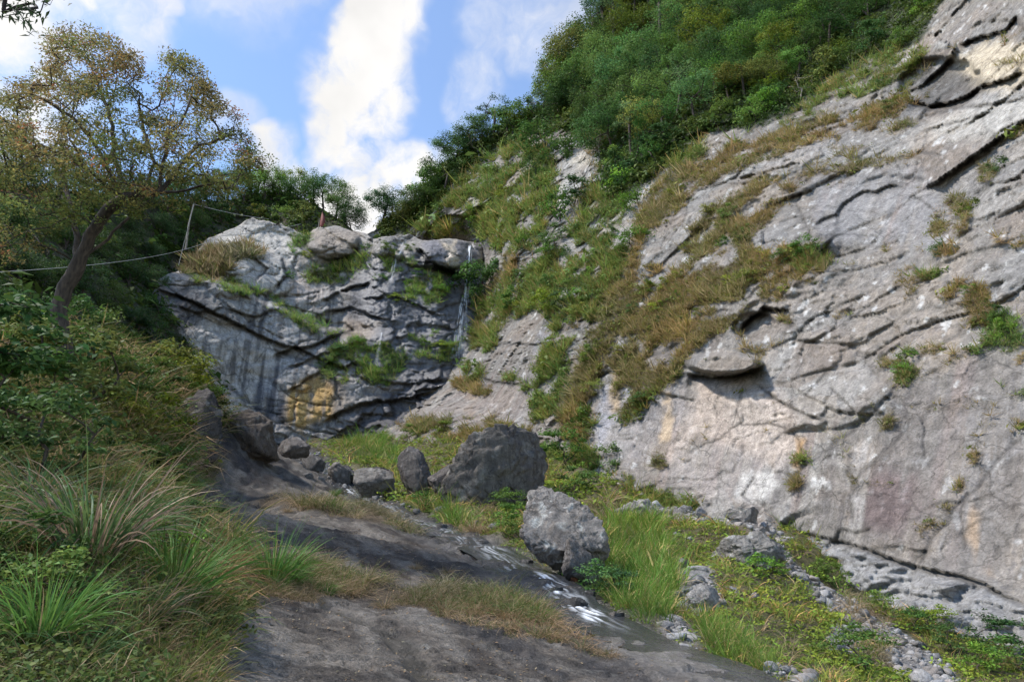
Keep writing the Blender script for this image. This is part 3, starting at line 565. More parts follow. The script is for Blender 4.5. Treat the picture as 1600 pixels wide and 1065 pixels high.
# ---- the valley floor -----------------------------------------------------------
STREAM = [(440,690,67),(480,705,59),(510,735,49),(545,762,42.5),(600,788,36.5),(640,803,33),(680,822,29.5),(720,840,26.5),(760,858,23.8),(800,876,21.7),(835,897,19.8),(862,915,18.4),(887,934,17.1),(910,950,16.1),(945,972,14.9),(1000,995,13.5),(1060,1018,12.5),(1120,1040,11.7),(1180,1064,11),(1300,1128,9.6),(1450,1220,8.2)]
G_CTRL = STREAM + [
 (330,700,44),(420,720,46),(300,760,27),(400,760,31),(480,775,33),(520,800,28),(350,820,18.5),(450,830,20),(600,850,22),(300,880,12),(400,890,13),(500,900,14),(650,900,17),(750,920,16.5),(850,960,14.8),(920,1000,13.2),
 (330,930,9.5),(420,935,10),(550,960,10.5),(700,985,11),(850,1020,11.3),(960,1050,11.2),(400,1060,6.6),(550,1065,7.2),(700,1065,8.2),(850,1065,9.6),(500,1000,8.6),(380,985,8),(320,1065,5.6),(600,1200,4.0),(900,1200,5.4),(300,1200,3.4),
 (700,700,56),(620,740,48),(700,760,41),(840,720,47.5),(900,780,36),(800,830,29),(940,740,43),(1020,785,38),(1120,800,35),(1200,815,32),(980,830,30),(930,870,24),(960,920,19.5),(1020,960,16.2),(1050,860,26),(1120,880,24),(1200,880,25),(1150,940,19.5),(1250,950,19.5),(1200,1030,14.2),(1300,1000,17.5),(1320,1065,13.4),
 (1300,925,24.5),(1400,972,21.8),(1400,1020,18.4),(1450,1065,15.8),(1500,1012,20),(1600,1042,18),(1600,1080,16),(1850,1140,14),(1850,1200,11),(1500,1200,9.5),(560,700,60),(800,690,51),
 (200,1065,4.6),(0,1065,4.2),(-200,1065,4.0),(0,950,5.2),(150,920,6.4),(0,850,6.6),(150,800,9.0),(250,820,10.5),(0,740,9.5),(130,700,14),(0,660,14),(240,700,19),(120,620,21),(0,600,17.5),(250,640,28),(320,625,36),(345,665,40),(200,580,33),(280,590,38),(-200,800,6),(-300,600,12),(330,740,30),(280,800,16),(260,880,9.5),(270,960,7.2),(0,1300,2.4),(400,1400,2.2)]
RX, RY = [], []
def build_ground():
    g = np.array(G_CTRL, float); W = pts(g[:, 0], g[:, 1], g[:, 2])
    f = tps(np.stack([W[:, 0] / W[:, 1] * 2.2, np.log(W[:, 1]) * 1.4], -1), (W[:, 2] - CAMZ) / W[:, 1])
    def hbase(x, y): return CAMZ + y * f(np.stack([x / y * 2.2, np.log(y) * 1.4], -1))
    a = np.linspace(-1.05, .98, 500); ys = np.exp(np.linspace(math.log(2.0), math.log(80), 450))
    A, YY = np.meshgrid(a, ys); x = (A * YY).ravel(); y = YY.ravel(); near = y < 3.4
    z = hbase(x, y); P0 = np.stack([x, y, z], -1); u, v = to_px(P0)
    q = np.stack([x, y, z * .5], -1)
    S = Sheet()
    wob = 8 * fbm(q / 1.5, 4, 501)
    st = np.array([pt(*s)[:2] for s in STREAM]); ds, side, ts = line_sd(x, y, st)        # plan distance to the stream
    wid = np.interp(y, [10, 16, 25, 40, 60], [1.0, 1.35, 1.9, 1.6, 2.0])
    chan = sstep(1.5, .6, ds / wid + .25 * fbm(q / 1.2, 3, 502))
    right = side < 0      # far bank or talus side, decided below by position
    # which side is the talus: x greater than the stream at the same y
    o_ = np.argsort(st[:, 1]); xs = np.interp(y, st[o_, 1], st[o_, 0]); tal = sstep(-.2, .8, x - xs - wid * .6)
    slabm = (1 - tal) * (1 - chan)
    veg_left = sstep(-6, 10, poly_sd(u, v, [(-900,2000),(-900,300),(250,560),(330,590),(350,640),(330,700),(290,740),(240,790),(300,830),(370,870),(385,930),(350,1000),(330,1065),(280,1400),(200,2000)]) + wob)
    veg_left = np.where(y < 3.5, np.maximum(veg_left, sstep(-1.2, -1.8, x)), veg_left)
    strip = np.max([sstep(-5, 8, poly_sd(u, v, p) + wob) for p in
        [[(370,880),(480,890),(560,912),(640,922),(700,910),(780,925),(860,965),(940,1020),(980,1050),(940,1040),(860,1012),(760,985),(640,948),(560,930),(480,938),(390,928)], [(400,795),(450,785),(530,790),(600,800),(660,830),(600,822),(540,812),(470,805)], [(265,690),(340,700),(345,740),(300,780),(270,770)]]], 0) * (1 - tal)
    # talus: lumps, with a dry gully of scree
    scr_line = [(1215,862),(1260,905),(1320,950),(1400,1000),(1440,1040),(1480,1080)]; d1, _, _ = line_sd(u, v, scr_line)
    scree = tal * sstep(1.0, .6, d1 / np.interp(v, [860, 950, 1065], [10, 20, 36]) + wob * .03)
    bare = tal * np.max([sstep(-5, 6, poly_sd(u, v, p) + wob) for p in [[(1010,785),(1080,780),(1200,800),(1230,840),(1190,840),(1100,812),(1030,805)],[(1060,900),(1110,890),(1130,950),(1090,970),(1060,940)],[(1035,960),(1075,980),(1100,1010),(1060,1010),(1030,985)],[(1200,1030),(1260,1040),(1290,1075),(1200,1075)],[(1300,975),(1350,980),(1340,1010),(1300,1000)]]], 0)
    green = tal * (1 - np.maximum(scree, bare))
    h1, e1, r1 = facets(np.stack([x, y], -1), 1.6, 511, 1.0, .5, 1.5); h2, e2, r2 = facets(np.stack([x, y], -1), .5, 523, 1.2, .5, 1.6)
    sc = np.clip(y / 25, .25, 1.6)
    dz = slabm * (.35 * fbm(q / 5, 3, 530) * sc + .05 * fbm(q / .9, 4, 531) * sc + .05 * h1 * sc) + chan * (-.07 * sc - .02 + .16 * h1 * sc + .12 * h2 * sc + .10 * fbm(q / .5, 3, 532) * sc)
    dz += tal * (.35 * fbm(q / 3.5, 4, 533) * sc + .18 * (h2 * sc) * (1 - green * .7)) + veg_left * (.3 * fbm(q / 2, 3, 534) * np.clip(sc, .3, 1))
    # sheet edges on the slab: low steps that run with the bedding
    ql = np.stack([(x * .94 + y * .34) / (5 * sc + 1.5), (y * .94 - x * .34) / (1.3 * sc + .4), x * 0], -1); sl1 = 2.4 * fbm(ql, 5, 540, .55); sl2 = 2.2 * fbm(ql * 2.7, 4, 545, .55); dz += slabm * (.16 * sc * scarps(-sl1, .10) + .05 * sc * scarps(-sl2, .12)); lip = np.maximum(sstep(.10, .0, (-sl1) % 1.0), .6 * sstep(.12, 0, (-sl2) % 1.0))
    # two depressions on the near slab where water seeps, and a rise to the near slab's crest
    sp_line = [(505,940),(560,965),(600,985),(640,1010),(670,1065),(690,1120)]; dsp, _, tsp = line_sd(u, v, sp_line); seep = slabm * sstep(1.1, .5, dsp / (6 + 22 * sstep(.2, .9, tsp)) + .4 * fbm(q / .4, 3, 541))
    dz -= .05 * seep
    crest = slabm * sstep(-4, 6, -poly_sd(u, v, [(300,940),(380,925),(480,940),(560,945),(600,955),(640,960),(760,1000),(860,1030),(1000,1070),(1000,800),(300,800)])) 
    z2 = z + dz; P = np.stack([x, y, z2], -1)
    mid = fbm(q / .9, 4, 551); lowf = fbm(q / 4, 3, 552); fine = fbm(q / .22, 4, 553, .6)
    col = np.ones((len(x), 3)) * np.array([.122, .106, .09])
    def mixc(c, t):
        nonlocal col
        t = np.clip(t, 0, 1)[:, None]; col = col * (1 - t) + np.array(c) * t
    mixc((.18, .16, .138), .8 * sstep(-.2, .4, mid + .5 * lowf)); mixc((.055, .044, .038), .7 * sstep(.0, .5, lowf - .2 * mid)); mixc((.03, .03, .032), .5 * sstep(.1, .5, -mid)); bl = fbm(q / np.array([2.6, .30, .22]), 4, 556, .6); mixc((.04, .036, .034), .55 * slabm * sstep(.15, .4, bl)); mixc((.045, .04, .036), .5 * slabm * lip); mixc((.13, .122, .112), .5 * slabm * sstep(.15, .45, -bl)); mixc((.2, .19, .17), .8 * sstep(.5, .62, fbm(q / np.array([.9, .35, .5]), 4, 554)))
    mixc((.05, .036, .028), .55 * slabm * sstep(-10, 30, poly_sd(u, v, [(420,850),(700,830),(860,940),(820,960),(600,930),(480,890)]) + wob))
    flow = fbm(np.stack([(x * .8 + y * .3) / .9, (y - x * .6) / 4.0, z * 0], -1), 4, 555)
    mixc((.20, .182, .16), .65 * slabm * sstep(.05, .4, flow)); mixc((.045, .044, .047), .6 * slabm * sstep(.05, .4, -flow))
    mixc((.028, .022, .014), .75 * seep * sstep(1.2, .5, dsp / 30)); mixc((.10, .085, .07), .5 * seep * sstep(-.2, .3, mid))
    mixc((.048, .045, .045), .85 * chan); mixc((.11, .095, .08), .5 * chan * (r1 > .7)); mixc((.02, .02, .022), .6 * chan * sstep(.15, 0, e2))
    lowr = chan * 0 + sstep(0, 1, poly_sd(u, v, [(900,1000),(960,970),(1020,985),(1180,1062),(1400,1150),(1100,1200),(960,1060)]) / 10); mixc((.19, .175, .16), .75 * lowr * sstep(-.3, .3, flow + .2)); 
    mixc((.26, .25, .24), .9 * np.maximum(scree, bare) ); mixc((.14, .12, .10), np.maximum(scree, bare) * .5 * (r2 > .6)); mixc((.085, .08, .035), .85 * green); mixc((.16, .125, .085), green * .6 * sstep(.1, .5, fbm(q / 2, 4, 560)))
    mixc((.045, .042, .024), .9 * veg_left); mixc((.10, .075, .048), .8 * strip); col *= (1 + .25 * fine)[:, None]
    wet = np.clip(chan * 1.0 + seep * .9 , 0, 1)
    o = mesh_np('ground', P, grid_faces(len(ys), len(a)), M_GROUND, col, attrs={'wet': wet}); tag(o, 'dark bare rock slab, stream bed and grassy scree slope of the valley floor', kind='structure')
    S.P = P; S.u = u; S.v = v; S.chan = chan; S.tal = tal; S.green = green; S.scree = scree; S.bare = bare; S.veg_left = veg_left; S.strip = strip; S.slabm = slabm; S.na = len(a); S.ny = len(ys); S.a = a; S.ys = ys; S.st = st; S.wid = wid
    Z = z2.reshape(len(ys), len(a)); ly = np.log(ys)
    def height(xx, yy):
        xx, yy = np.atleast_1d(xx).astype(float), np.atleast_1d(yy).astype(float)
        fa = np.clip((xx / yy - a[0]) / (a[1] - a[0]), 0, len(a) - 1.001); fy = np.clip((np.log(yy) - ly[0]) / (ly[1] - ly[0]), 0, len(ys) - 1.001)
        i, j = fy.astype(int), fa.astype(int); s, t = fy - i, fa - j
        return (Z[i, j] * (1 - s) * (1 - t) + Z[i + 1, j] * s * (1 - t) + Z[i, j + 1] * (1 - s) * t + Z[i + 1, j + 1] * s * t)
    S.h = height
    return S
RC = build_right_cliff(); BW = build_headwall(); HS = build_hillside(); GR = build_ground()
# ------------------------------------------------------------------ plants: shapes
def rng_(s): return np.random.default_rng(s)
def leaves_mesh(cen, size, r, aspect=.5, up=.5, out=None, base=(.06, .09, .03), var=.35, hue=.25, droop=.0):
    """one folded-diamond leaf (a quad) per centre"""
    n = len(cen); size = np.broadcast_to(size, (n,)) * r.uniform(.65, 1.3, n)
    nrm = r.normal(size=(n, 3)); nrm[:, 2] = np.abs(nrm[:, 2]) + up
    if out is not None: nrm = nrm + out * .9
    nrm /= np.linalg.norm(nrm, axis=1)[:, None]
    t = np.cross(nrm, r.normal(size=(n, 3))); t[:, 2] -= droop; t /= np.linalg.norm(t, axis=1)[:, None] + 1e-9
    b = np.cross(nrm, t); b /= np.linalg.norm(b, axis=1)[:, None] + 1e-9
    L = size[:, None] * t; W = (size * aspect)[:, None] * b * .5; fold = nrm * (size * .12)[:, None]
    V = np.stack([cen - L * .5, cen + W + fold - L * .05, cen + L * .55, cen - W + fold - L * .05], 1).reshape(-1, 3)
    F = np.arange(4 * n).reshape(n, 4)
    c = np.array(base)[None] * (1 + var * r.uniform(-1, 1, (n, 1))); c = c * (1 + hue * r.uniform(-1, 1, (n, 1)) * np.array([1.0, .2, -.3]))
    return V, F, np.repeat(c, 4, 0)
def blades_mesh(root, dirs, length, width, r, seg=3, bend=.6, base=(.07, .11, .03), var=.3, tipc=None, dry=0.0, dryc=(.30, .22, .12), coarse=1.0):
    """arching blades: a tapering ribbon per root that leans along dirs and bends down"""
    n = len(root); L = length * r.uniform(.55, 1.15, n); az = r.uniform(0, 2 * np.pi, n)
    d = dirs / (np.linalg.norm(dirs, axis=1)[:, None] + 1e-9)
    side = np.cross(d, np.array([0, 0, 1.0])) + .35 * r.normal(size=(n, 3)); side /= np.linalg.norm(side, axis=1)[:, None] + 1e-9
    bd = bend * r.uniform(.25, 2.0, n); rows = []; p = root.copy(); dd = d.copy()
    hor = d.copy(); hor[:, 2] = 0; hor /= np.linalg.norm(hor, axis=1)[:, None] + 1e-6
    for k in range(seg + 1):
        t = k / seg; w = (width * (1 - t) ** .7 * (0.55 + .45 * min(1, t * 4)))[:, None] if k < seg else np.full((n, 1), width[0] * .08)
        rows.append(np.stack([p - side * w * .5, p + side * w * .5], 1))
        dd = dd + hor * (bd / seg)[:, None] * .5 - np.array([0, 0, 1.0]) * (bd * (t + .25) * 1.4 / seg)[:, None]
        dd /= np.linalg.norm(dd, axis=1)[:, None]; p = p + dd * (L / seg)[:, None]
    V = np.stack(rows, 1).reshape(n, -1, 3); m = V.shape[1]
    base_i = np.arange(n)[:, None] * m; F = np.concatenate([np.stack([base_i[:, 0] + 2 * k, base_i[:, 0] + 2 * k + 1, base_i[:, 0] + 2 * k + 3, base_i[:, 0] + 2 * k + 2], -1) for k in range(seg)])
    c = np.array(base)[None] * (1 + var * r.uniform(-1, 1, (n, 1))) * (1 + .2 * r.uniform(-1, 1, (n, 1)) * np.array([1.2, .1, -.4]))
    isd = r.random(n) < dry; c[isd] = np.array(dryc) * r.uniform(.6, 1.25, (isd.sum(), 1))
    return V.reshape(-1, 3), F, np.repeat(c, m, 0)
def join(parts):
    V, F, Cc, k = [], [], [], 0
    for v, f, c in parts:
        V.append(v); F.append(f + k); Cc.append(c); k += len(v)
    return np.concatenate(V), np.concatenate(F), np.concatenate(Cc)
def tube(path, rad, k=6):
    """closed tapering tube through the points"""
    P = np.asarray(path, float); n = len(P); T = np.gradient(P, axis=0); T /= np.linalg.norm(T, axis=1)[:, None] + 1e-9
    ref = np.array([0.31, .9, .2]); A = np.cross(T, ref); A /= np.linalg.norm(A, axis=1)[:, None] + 1e-9; B = np.cross(T, A)
    th = np.linspace(0, 2 * np.pi, k, endpoint=False); R = np.broadcast_to(rad, (n,))
    V = P[:, None] + R[:, None, None] * (np.cos(th)[None, :, None] * A[:, None] + np.sin(th)[None, :, None] * B[:, None])
    i = np.arange(n * k).reshape(n, k); F = np.stack([i[:-1], np.roll(i[:-1], -1, 1), np.roll(i[1:], -1, 1), i[1:]], -1).reshape(-1, 4)
    return V.reshape(-1, 3), F, np.ones((n * k, 3))
def grow(nodes, parents, attract, r, step=.5, sag=0.0):
    """join every attractor to the nearest point of the growing skeleton with a curved branch"""
    nodes = [np.array(p, float) for p in nodes]; parents = list(parents)
    N_ = np.array(nodes); d0 = np.array([np.min(np.linalg.norm(N_ - a, axis=1)) for a in attract])
    tips = []
    for ai in np.argsort(d0):
        a = attract[ai]; N_ = np.array(nodes); dv = np.linalg.norm(N_ - a, axis=1) + .35 * np.maximum(0, N_[:, 2] - a[2] + .2); j = int(np.argmin(dv))
        p = N_[j]; L = np.linalg.norm(a - p); k = max(1, int(L / step)); mid = (p + a) / 2 + np.array([0, 0, .12 * L]) * (1 - sag) + r.normal(size=3) * .07 * L; last = j
        for s in range(1, k + 1):
            t = s / k; q = (1 - t) ** 2 * p + 2 * t * (1 - t) * mid + t * t * a; nodes.append(q); parents.append(last); last = len(nodes) - 1
        tips.append(last)
    return np.array(nodes), np.array(parents), tips
def skeleton_mesh(nodes, parents, rtip=.012, expo=2.3, rmax=None, k=5, minr=0.0):
    n = len(nodes); child = [[] for _ in range(n)]; w = np.zeros(n)
    for i in range(n - 1, 0, -1):
        if w[i] == 0: w[i] = rtip ** expo
        w[parents[i]] += w[i]; child[parents[i]].append(i)
    rad = w ** (1 / expo)
    if rmax: rad = rad * (rmax / rad[0]) ** np.clip((rad - rtip) / (rad[0] - rtip + 1e-9), 0, 1)
    parts = []; stack = [(0, None)]
    while stack:
        s, fr = stack.pop(); path = [] if fr is None else [nodes[fr]]; rr = [] if fr is None else [min(rad[fr], rad[s] * 1.15)]; c = s
        while True:
            path.append(nodes[c]); rr.append(rad[c])
            if not child[c]: break
            ch = sorted(child[c], key=lambda x: -rad[x]); 
            for o in ch[1:]: stack.append((o, c))
            c = ch[0]
        if len(path) > 1 and max(rr) > minr: parts.append(tube(path, np.array(rr), k if max(rr) > .05 else 4))
    return join(parts), rad

def tree_proto(seed, H=8.0, W=6.0, trunk_frac=.35, clumps=26, per=130, leaf=.26, base=(.05, .08, .025), flat=.8, open_=.0, var=.4, up=.6, bark=None, droop=0):
    r = rng_(seed); cz = H * (trunk_frac + (1 - trunk_frac) * .5); rz = H * (1 - trunk_frac) * .5
    A = []
    while len(A) < clumps:
        p = r.uniform(-1, 1, 3)
        if .35 < np.linalg.norm(p) < 1 and (p[2] > -.75): A.append([p[0] * W / 2, p[1] * W / 2, cz + p[2] * rz * (1 - .25 * np.hypot(p[0], p[1]))])
    A = np.array(A); lean = r.normal(size=2) * .06 * H
    tr = [[0, 0, -.6], [lean[0] * .1, lean[1] * .1, H * trunk_frac * .5], [lean[0] * .5, lean[1] * .5, H * trunk_frac], [lean[0], lean[1], H * (trunk_frac + .25)]]
    nodes, par, tips = grow(tr, [0, 0, 1, 2], A, r, step=H * .09)
    (tv, tf, tc_), _ = skeleton_mesh(nodes, par, rtip=H * .004, rmax=H * .022, k=6)
    out = []
    for a in A:
        m = int(per * r.uniform(.5, 1.5)); rad = W * .17 * r.uniform(.6, 1.35)
        d = r.normal(size=(m, 3)); d /= np.linalg.norm(d, axis=1)[:, None]; d[:, 2] = np.where(d[:, 2] < -.3, d[:, 2] * .3, d[:, 2])
        rr = rad * r.random((m, 1)) ** (1 / (2.4 - open_)); c = a + d * rr * np.array([1.15, 1.15, flat])
        b = np.array(base) * r.uniform(.72, 1.3)
        out.append(leaves_mesh(c, leaf, r, out=d * .8, base=b, var=var, up=up, droop=droop))
    return (tv, tf), join(out)

class Plant:            # mesh data shared between copies of one kind
    def __init__(s, trunk, crown, bark=M_BARK, leaf=M_LEAF):
        s.me = []
        if trunk is not None:
            o = mesh_np('trunk', trunk[0], trunk[1], bark, link=False); s.me.append(('trunk', o.data)); bpy.data.objects.remove(o)
        o = mesh_np('crown', crown[0], crown[1], leaf, crown[2], smooth=False, link=False); s.me.append(('crown', o.data)); bpy.data.objects.remove(o)
def plant(name, proto, loc, sc=1.0, rz=0.0, tint=(1, 1, 1), label=None, cat='tree', group=None, tilt=(0, 0), sz=None, crown_name='crown', trunk_name='trunk'):
    if len(proto.me) == 1:
        o = bpy.data.objects.new(name, proto.me[0][1]); C.objects.link(o); o.location = loc; o.color = (*tint, 1)
        o.rotation_euler = (tilt[0], tilt[1], rz); o.scale = (sc, sc, sz or sc); return tag(o, label, cat, group)
    e = empty(name, loc, label, cat, group); e.rotation_euler = (tilt[0], tilt[1], rz); e.scale = (sc, sc, sz or sc)
    for n, me in proto.me:
        o = bpy.data.objects.new(crown_name if n == 'crown' else trunk_name, me); C.objects.link(o); o.parent = e; o.color = (*tint, 1)
    return e
def merged(name, protos, pos, sc, rz, tint, r, label, mat, lean=None, cat=None, kind='stuff'):
    """many small plants as one mesh; protos are (V,F,C)"""
    out = []; k = r.integers(0, len(protos), len(pos))
    for j, (v, f, c) in enumerate(protos):
        m = np.where(k == j)[0]
        if not len(m): continue
        cs, sn = np.cos(rz[m])[:, None], np.sin(rz[m])[:, None]; s = sc[m][:, None]
        x = v[None, :, 0] * cs - v[None, :, 1] * sn; y = v[None, :, 0] * sn + v[None, :, 1] * cs; z = np.broadcast_to(v[None, :, 2], x.shape)
        P = np.stack([x, y, z], -1) * s[..., None]
        if lean is not None: P = P + lean[m][:, None, :] * P[..., 2:3]
        P = P + pos[m][:, None]
        F = (f[None] + (np.arange(len(m)) * len(v))[:, None, None]).reshape(-1, f.shape[1]); out.append((P.reshape(-1, 3), F, (c[None] * tint[m][:, None]).reshape(-1, 3)))
    V, F, Cc = join(out); o = mesh_np(name, V, F, mat, Cc, smooth=False); tag(o, label, cat, kind=kind); return o

def mk(seed, **k):
    t, c = tree_proto(seed, **k); return Plant(t, c, bark=k.get('bark') or M_BARK)
TREES = [mk(1, H=9, W=7, base=(0.065, 0.123, 0.032)), mk(2, H=8, W=7.5, trunk_frac=.3, base=(0.080, 0.131, 0.035)), mk(3, H=10, W=6.5, trunk_frac=.4, base=(0.055, 0.099, 0.035), clumps=30), mk(4, H=7, W=7, trunk_frac=.2, base=(0.094, 0.145, 0.032), clumps=30)]
OPEN = [mk(11, H=10, W=7.5, trunk_frac=.45, base=(0.072, 0.123, 0.051), clumps=22, per=70, flat=.55, open_=.8), mk(12, H=11, W=6, trunk_frac=.45, base=(0.065, 0.116, 0.051), clumps=16, per=80, flat=.6, open_=.6)]
BUSH = [mk(21, H=3.2, W=3.6, trunk_frac=.05, clumps=18, per=75, leaf=.2, base=(0.080, 0.145, 0.032)), mk(22, H=2.6, W=3.4, trunk_frac=.05, clumps=16, per=80, leaf=.19, base=(0.102, 0.160, 0.036)), mk(23, H=4, W=3.2, trunk_frac=.1, clumps=18, per=80, leaf=.22, base=(0.058, 0.109, 0.032))]
DENSE = [mk(31, H=7, W=8, trunk_frac=.12, clumps=46, per=120, leaf=.25, base=(0.058, 0.104, 0.029), flat=.9), mk(32, H=9, W=7, trunk_frac=.2, clumps=46, per=120, leaf=.25, base=(0.072, 0.119, 0.032), flat=.9)]
BARE = []
for sd in (41, 42):
    (t, c) = tree_proto(sd, H=6, W=5, trunk_frac=.25, clumps=34, per=10, leaf=.16, base=(0.174, 0.145, 0.072), open_=.8); BARE.append(Plant(t, c, bark=M_PALEBARK))

def tuft_proto(seed, n=16, L=.9, w=.06, seg=2, bend=.9, spread=.7, **k):
    r = rng_(seed); a = r.uniform(0, 2 * np.pi, n); sp = spread * r.uniform(.1, 1, n); d = np.stack([np.cos(a) * sp, np.sin(a) * sp, np.ones(n)], -1)
    root = np.stack([np.cos(a), np.sin(a), a * 0], -1) * r.uniform(0, .2, (n, 1)) * L
    return blades_mesh(root, d, L, np.full(n, w), r, seg=seg, bend=bend, **k)
def leafy_proto(seed, n=26, R=.5, leaf=.17, base=(.07, .11, .025), flat=.6, **k):
    r = rng_(seed); d = r.normal(size=(n, 3)); d /= np.linalg.norm(d, axis=1)[:, None]; d[:, 2] = np.abs(d[:, 2]); c = d * R * r.random((n, 1)) ** .5 * np.array([1, 1, flat])
    return leaves_mesh(c, leaf, r, out=d, base=base, **k)
TUFT_FAR = [tuft_proto(50 + k, n=10, L=.85, w=.15, seg=1, bend=.5, spread=1.8, base=(.14, .145, .050), dry=.45, dryc=(.25, .205, .125)) for k in range(4)]
LEAFY_FAR = [leafy_proto(60 + k, n=15, R=.62, leaf=.27) for k in range(4)]
GREEN_FAR = [tuft_proto(70 + k, n=10, L=.85, w=.15, seg=1, bend=.5, spread=1.6, base=(.115, .15, .042), dry=.25, dryc=(.24, .19, .10)) for k in range(4)]

# ------------------------------------------------------------------ plants: where they grow on the cliffs
def w_sum(d): return d.sum()
def pick(S, dens, n, r, jitter=True):
    """indices of sheet vertices drawn in proportion to density times the ground each one stands for"""
    w = dens / w_sum(dens); return r.choice(len(w), size=n, p=w)
def sheet_area(S):
    f = S.P.reshape(S.nr, S.nc, 3); a = np.linalg.norm(np.gradient(f, axis=1), axis=2) * np.linalg.norm(np.gradient(f, axis=0), axis=2)
    S.area = np.minimum(a.ravel(), np.percentile(a, 97))
for S in (RC, BW, HS): sheet_area(S)
r = rng_(900)
inview = (RC.u > 540) & (RC.u < 1680) & (RC.v > -60)
OUT_ = np.array([-.35, -.5, .1])          # plants on the faces lean out of them
def cover(S, dens, n, protos, name, label, s0, s1, tcol, mat=M_GRASS, lean=.5, seed=1, minpx=0):
    rr = rng_(seed); i = pick(S, dens, n, rr); P = S.P[i] + rr.normal(size=(n, 3)) * .1
    base = fbm(P / 2.5, 3, seed + 5); hue = fbm(P / 6.0, 3, seed + 9)
    t = np.array(tcol)[None] * (1 + .45 * base[:, None]) * (1 + .30 * hue[:, None] * np.array([1.0, .2, -.2]))
    sc = .9 * np.sqrt(s0 * s1) * np.exp(rr.normal(0, .38, n)) * (1 + .5 * base) * np.clip(P[:, 1] / 60, .32, 1.3)
    merged(name, protos, P, sc, rr.uniform(0, 6.28, n), t, rr, label, mat, lean=OUT_[None] * lean * rr.uniform(.4, 1.6, (n, 1)))
cover(RC, RC.dry * inview * (1 - RC.forest), 17000, TUFT_FAR, 'dry_grass', 'brown and olive grass hanging in bands from the cliff ledges', .35, .95, (1.65, 1.5, 1.2), lean=1.0, seed=11)
cover(RC, RC.green * inview * (1 - RC.forest), 12000, GREEN_FAR, 'green_grass', 'green grass growing in a long diagonal belt up the cliff', .4, 1.0, (1.75, 1.65, 1.25), lean=.8, seed=12)
cover(RC, RC.dry * inview * (1 - RC.forest), 2500, LEAFY_FAR, 'olive_creepers', 'low olive and brown creepers among the dry grass of the cliff', .4, 1.0, (1.9, 1.4, 1.1), mat=M_LEAF, seed=18)
cover(RC, RC.green * inview * (1 - RC.forest), 4000, LEAFY_FAR, 'leafy_cover', 'low leafy creepers among the grass on the cliff', .5, 1.2, (1.5, 1.55, 1.3), mat=M_LEAF, seed=13)
cover(RC, RC.forest * inview, 12000, LEAFY_FAR, 'undergrowth', 'dense leafy undergrowth, tinted dark like shade, below the trees on the cliff top', .6, 1.5, (.95, .95, .78), mat=M_LEAF, seed=14)  # low leaf tint paints the shaded gaps between the crowns
bview = (BW.u > 200) & (BW.u < 760)
cover(BW, BW.green * bview, 3200, GREEN_FAR, 'ledge_grass', 'green grass along the ledge and wet rock of the headwall', .3, .75, (1.4, 1.7, 1.1), seed=15)
cover(BW, BW.dry * bview, 900, TUFT_FAR, 'dry_ledge_grass', 'brown grass at the outer end of the headwall ledge', .6, 1.3, (1.3,1.2,1.1), seed=16)
hsv = (HS.u > -150)
cover(HS, hsv * 1.0, 4200, LEAFY_FAR, 'hillside_undergrowth', 'dark shaded undergrowth covering the wooded hillside', 1.0, 2.4, (.85, .95, .75), mat=M_LEAF, seed=17)

ORD = ['first', 'second', 'third', 'fourth', 'fifth', 'sixth', 'seventh', 'eighth', 'ninth', 'tenth', 'eleventh', 'twelfth', 'thirteenth', 'fourteenth', 'fifteenth', 'sixteenth', 'seventeenth', 'eighteenth', 'nineteenth']
TENS = {2: ('twentieth', 'twenty'), 3: ('thirtieth', 'thirty'), 4: ('fortieth', 'forty'), 5: ('fiftieth', 'fifty'), 6: ('sixtieth', 'sixty'), 7: ('seventieth', 'seventy'), 8: ('eightieth', 'eighty')}
def ordn(k):
    if k < 19: return ORD[k]
    a, b = divmod(k + 1, 10); return TENS[a][0] if b == 0 else TENS[a][1] + '-' + ORD[b - 1]
def at_px(S, u, v):
    i = int(np.argmin((S.u - u) ** 2 + (S.v - v) ** 2)); return S.P[i].copy()
def spread_pts(S, dens, n, r, dmin):
    """picks well apart from each other, in photo pixels scaled to the density"""
    out = []; tries = 0; w = dens * 1.0; w = w / w.sum(); cand = r.choice(len(w), size=n * 40, p=w)
    for i in cand:
        if all((S.u[i] - S.u[j]) ** 2 + (S.v[i] - S.v[j]) ** 2 > dmin ** 2 for j in out): out.append(i)
        if len(out) >= n: break
    return out
rnd = random.Random(5)
TINTS = {'dark green': (.72, .90, .80), 'mid green': (1.15, 1.15, .95), 'fresh green': (1.4, 1.6, .85), 'yellow-green': (2.2, 1.7, .7), 'olive brown': (2.2, 1.45, 1.2), 'blue-green': (.9, 1.1, 1.3)}
# skyline trees, from the gap above the waterfall up the ridge: pixel of the foot, kind, height m, colour
SKY = [(598,352,'tree',6.5,'blue-green'),(615,348,'dense',7.5,'blue-green'),(636,350,'dense',5,'olive brown'),(655,338,'dense',6,'mid green'),(676,330,'tree',7,'dark green'),(694,300,'tree',7.5,'dark green'),(703,268,'tree',7,'blue-green'),(716,250,'dense',6.5,'dark green'),
 (738,238,'tree',8,'blue-green'),(752,222,'tree',5,'dark green'),(770,222,'open',8,'blue-green'),(792,212,'open',6.5,'dark green'),(812,203,'dense',4.5,'yellow-green'),(832,193,'bare',5,'olive brown'),(848,185,'open',6,'blue-green'),(868,170,'dense',7,'mid green'),
 (868,138,'tree',7,'dark green'),(884,118,'open',7,'blue-green'),(903,112,'tree',8,'dark green'),(918,98,'dense',8,'mid green'),(930,82,'open',10,'blue-green'),(946,62,'open',11,'dark green'),(962,50,'open',10,'blue-green'),(978,30,'dense',8,'olive brown'),(990,5,'tree',9,'dark green'),(1002,-20,'dense',9,'mid green')]
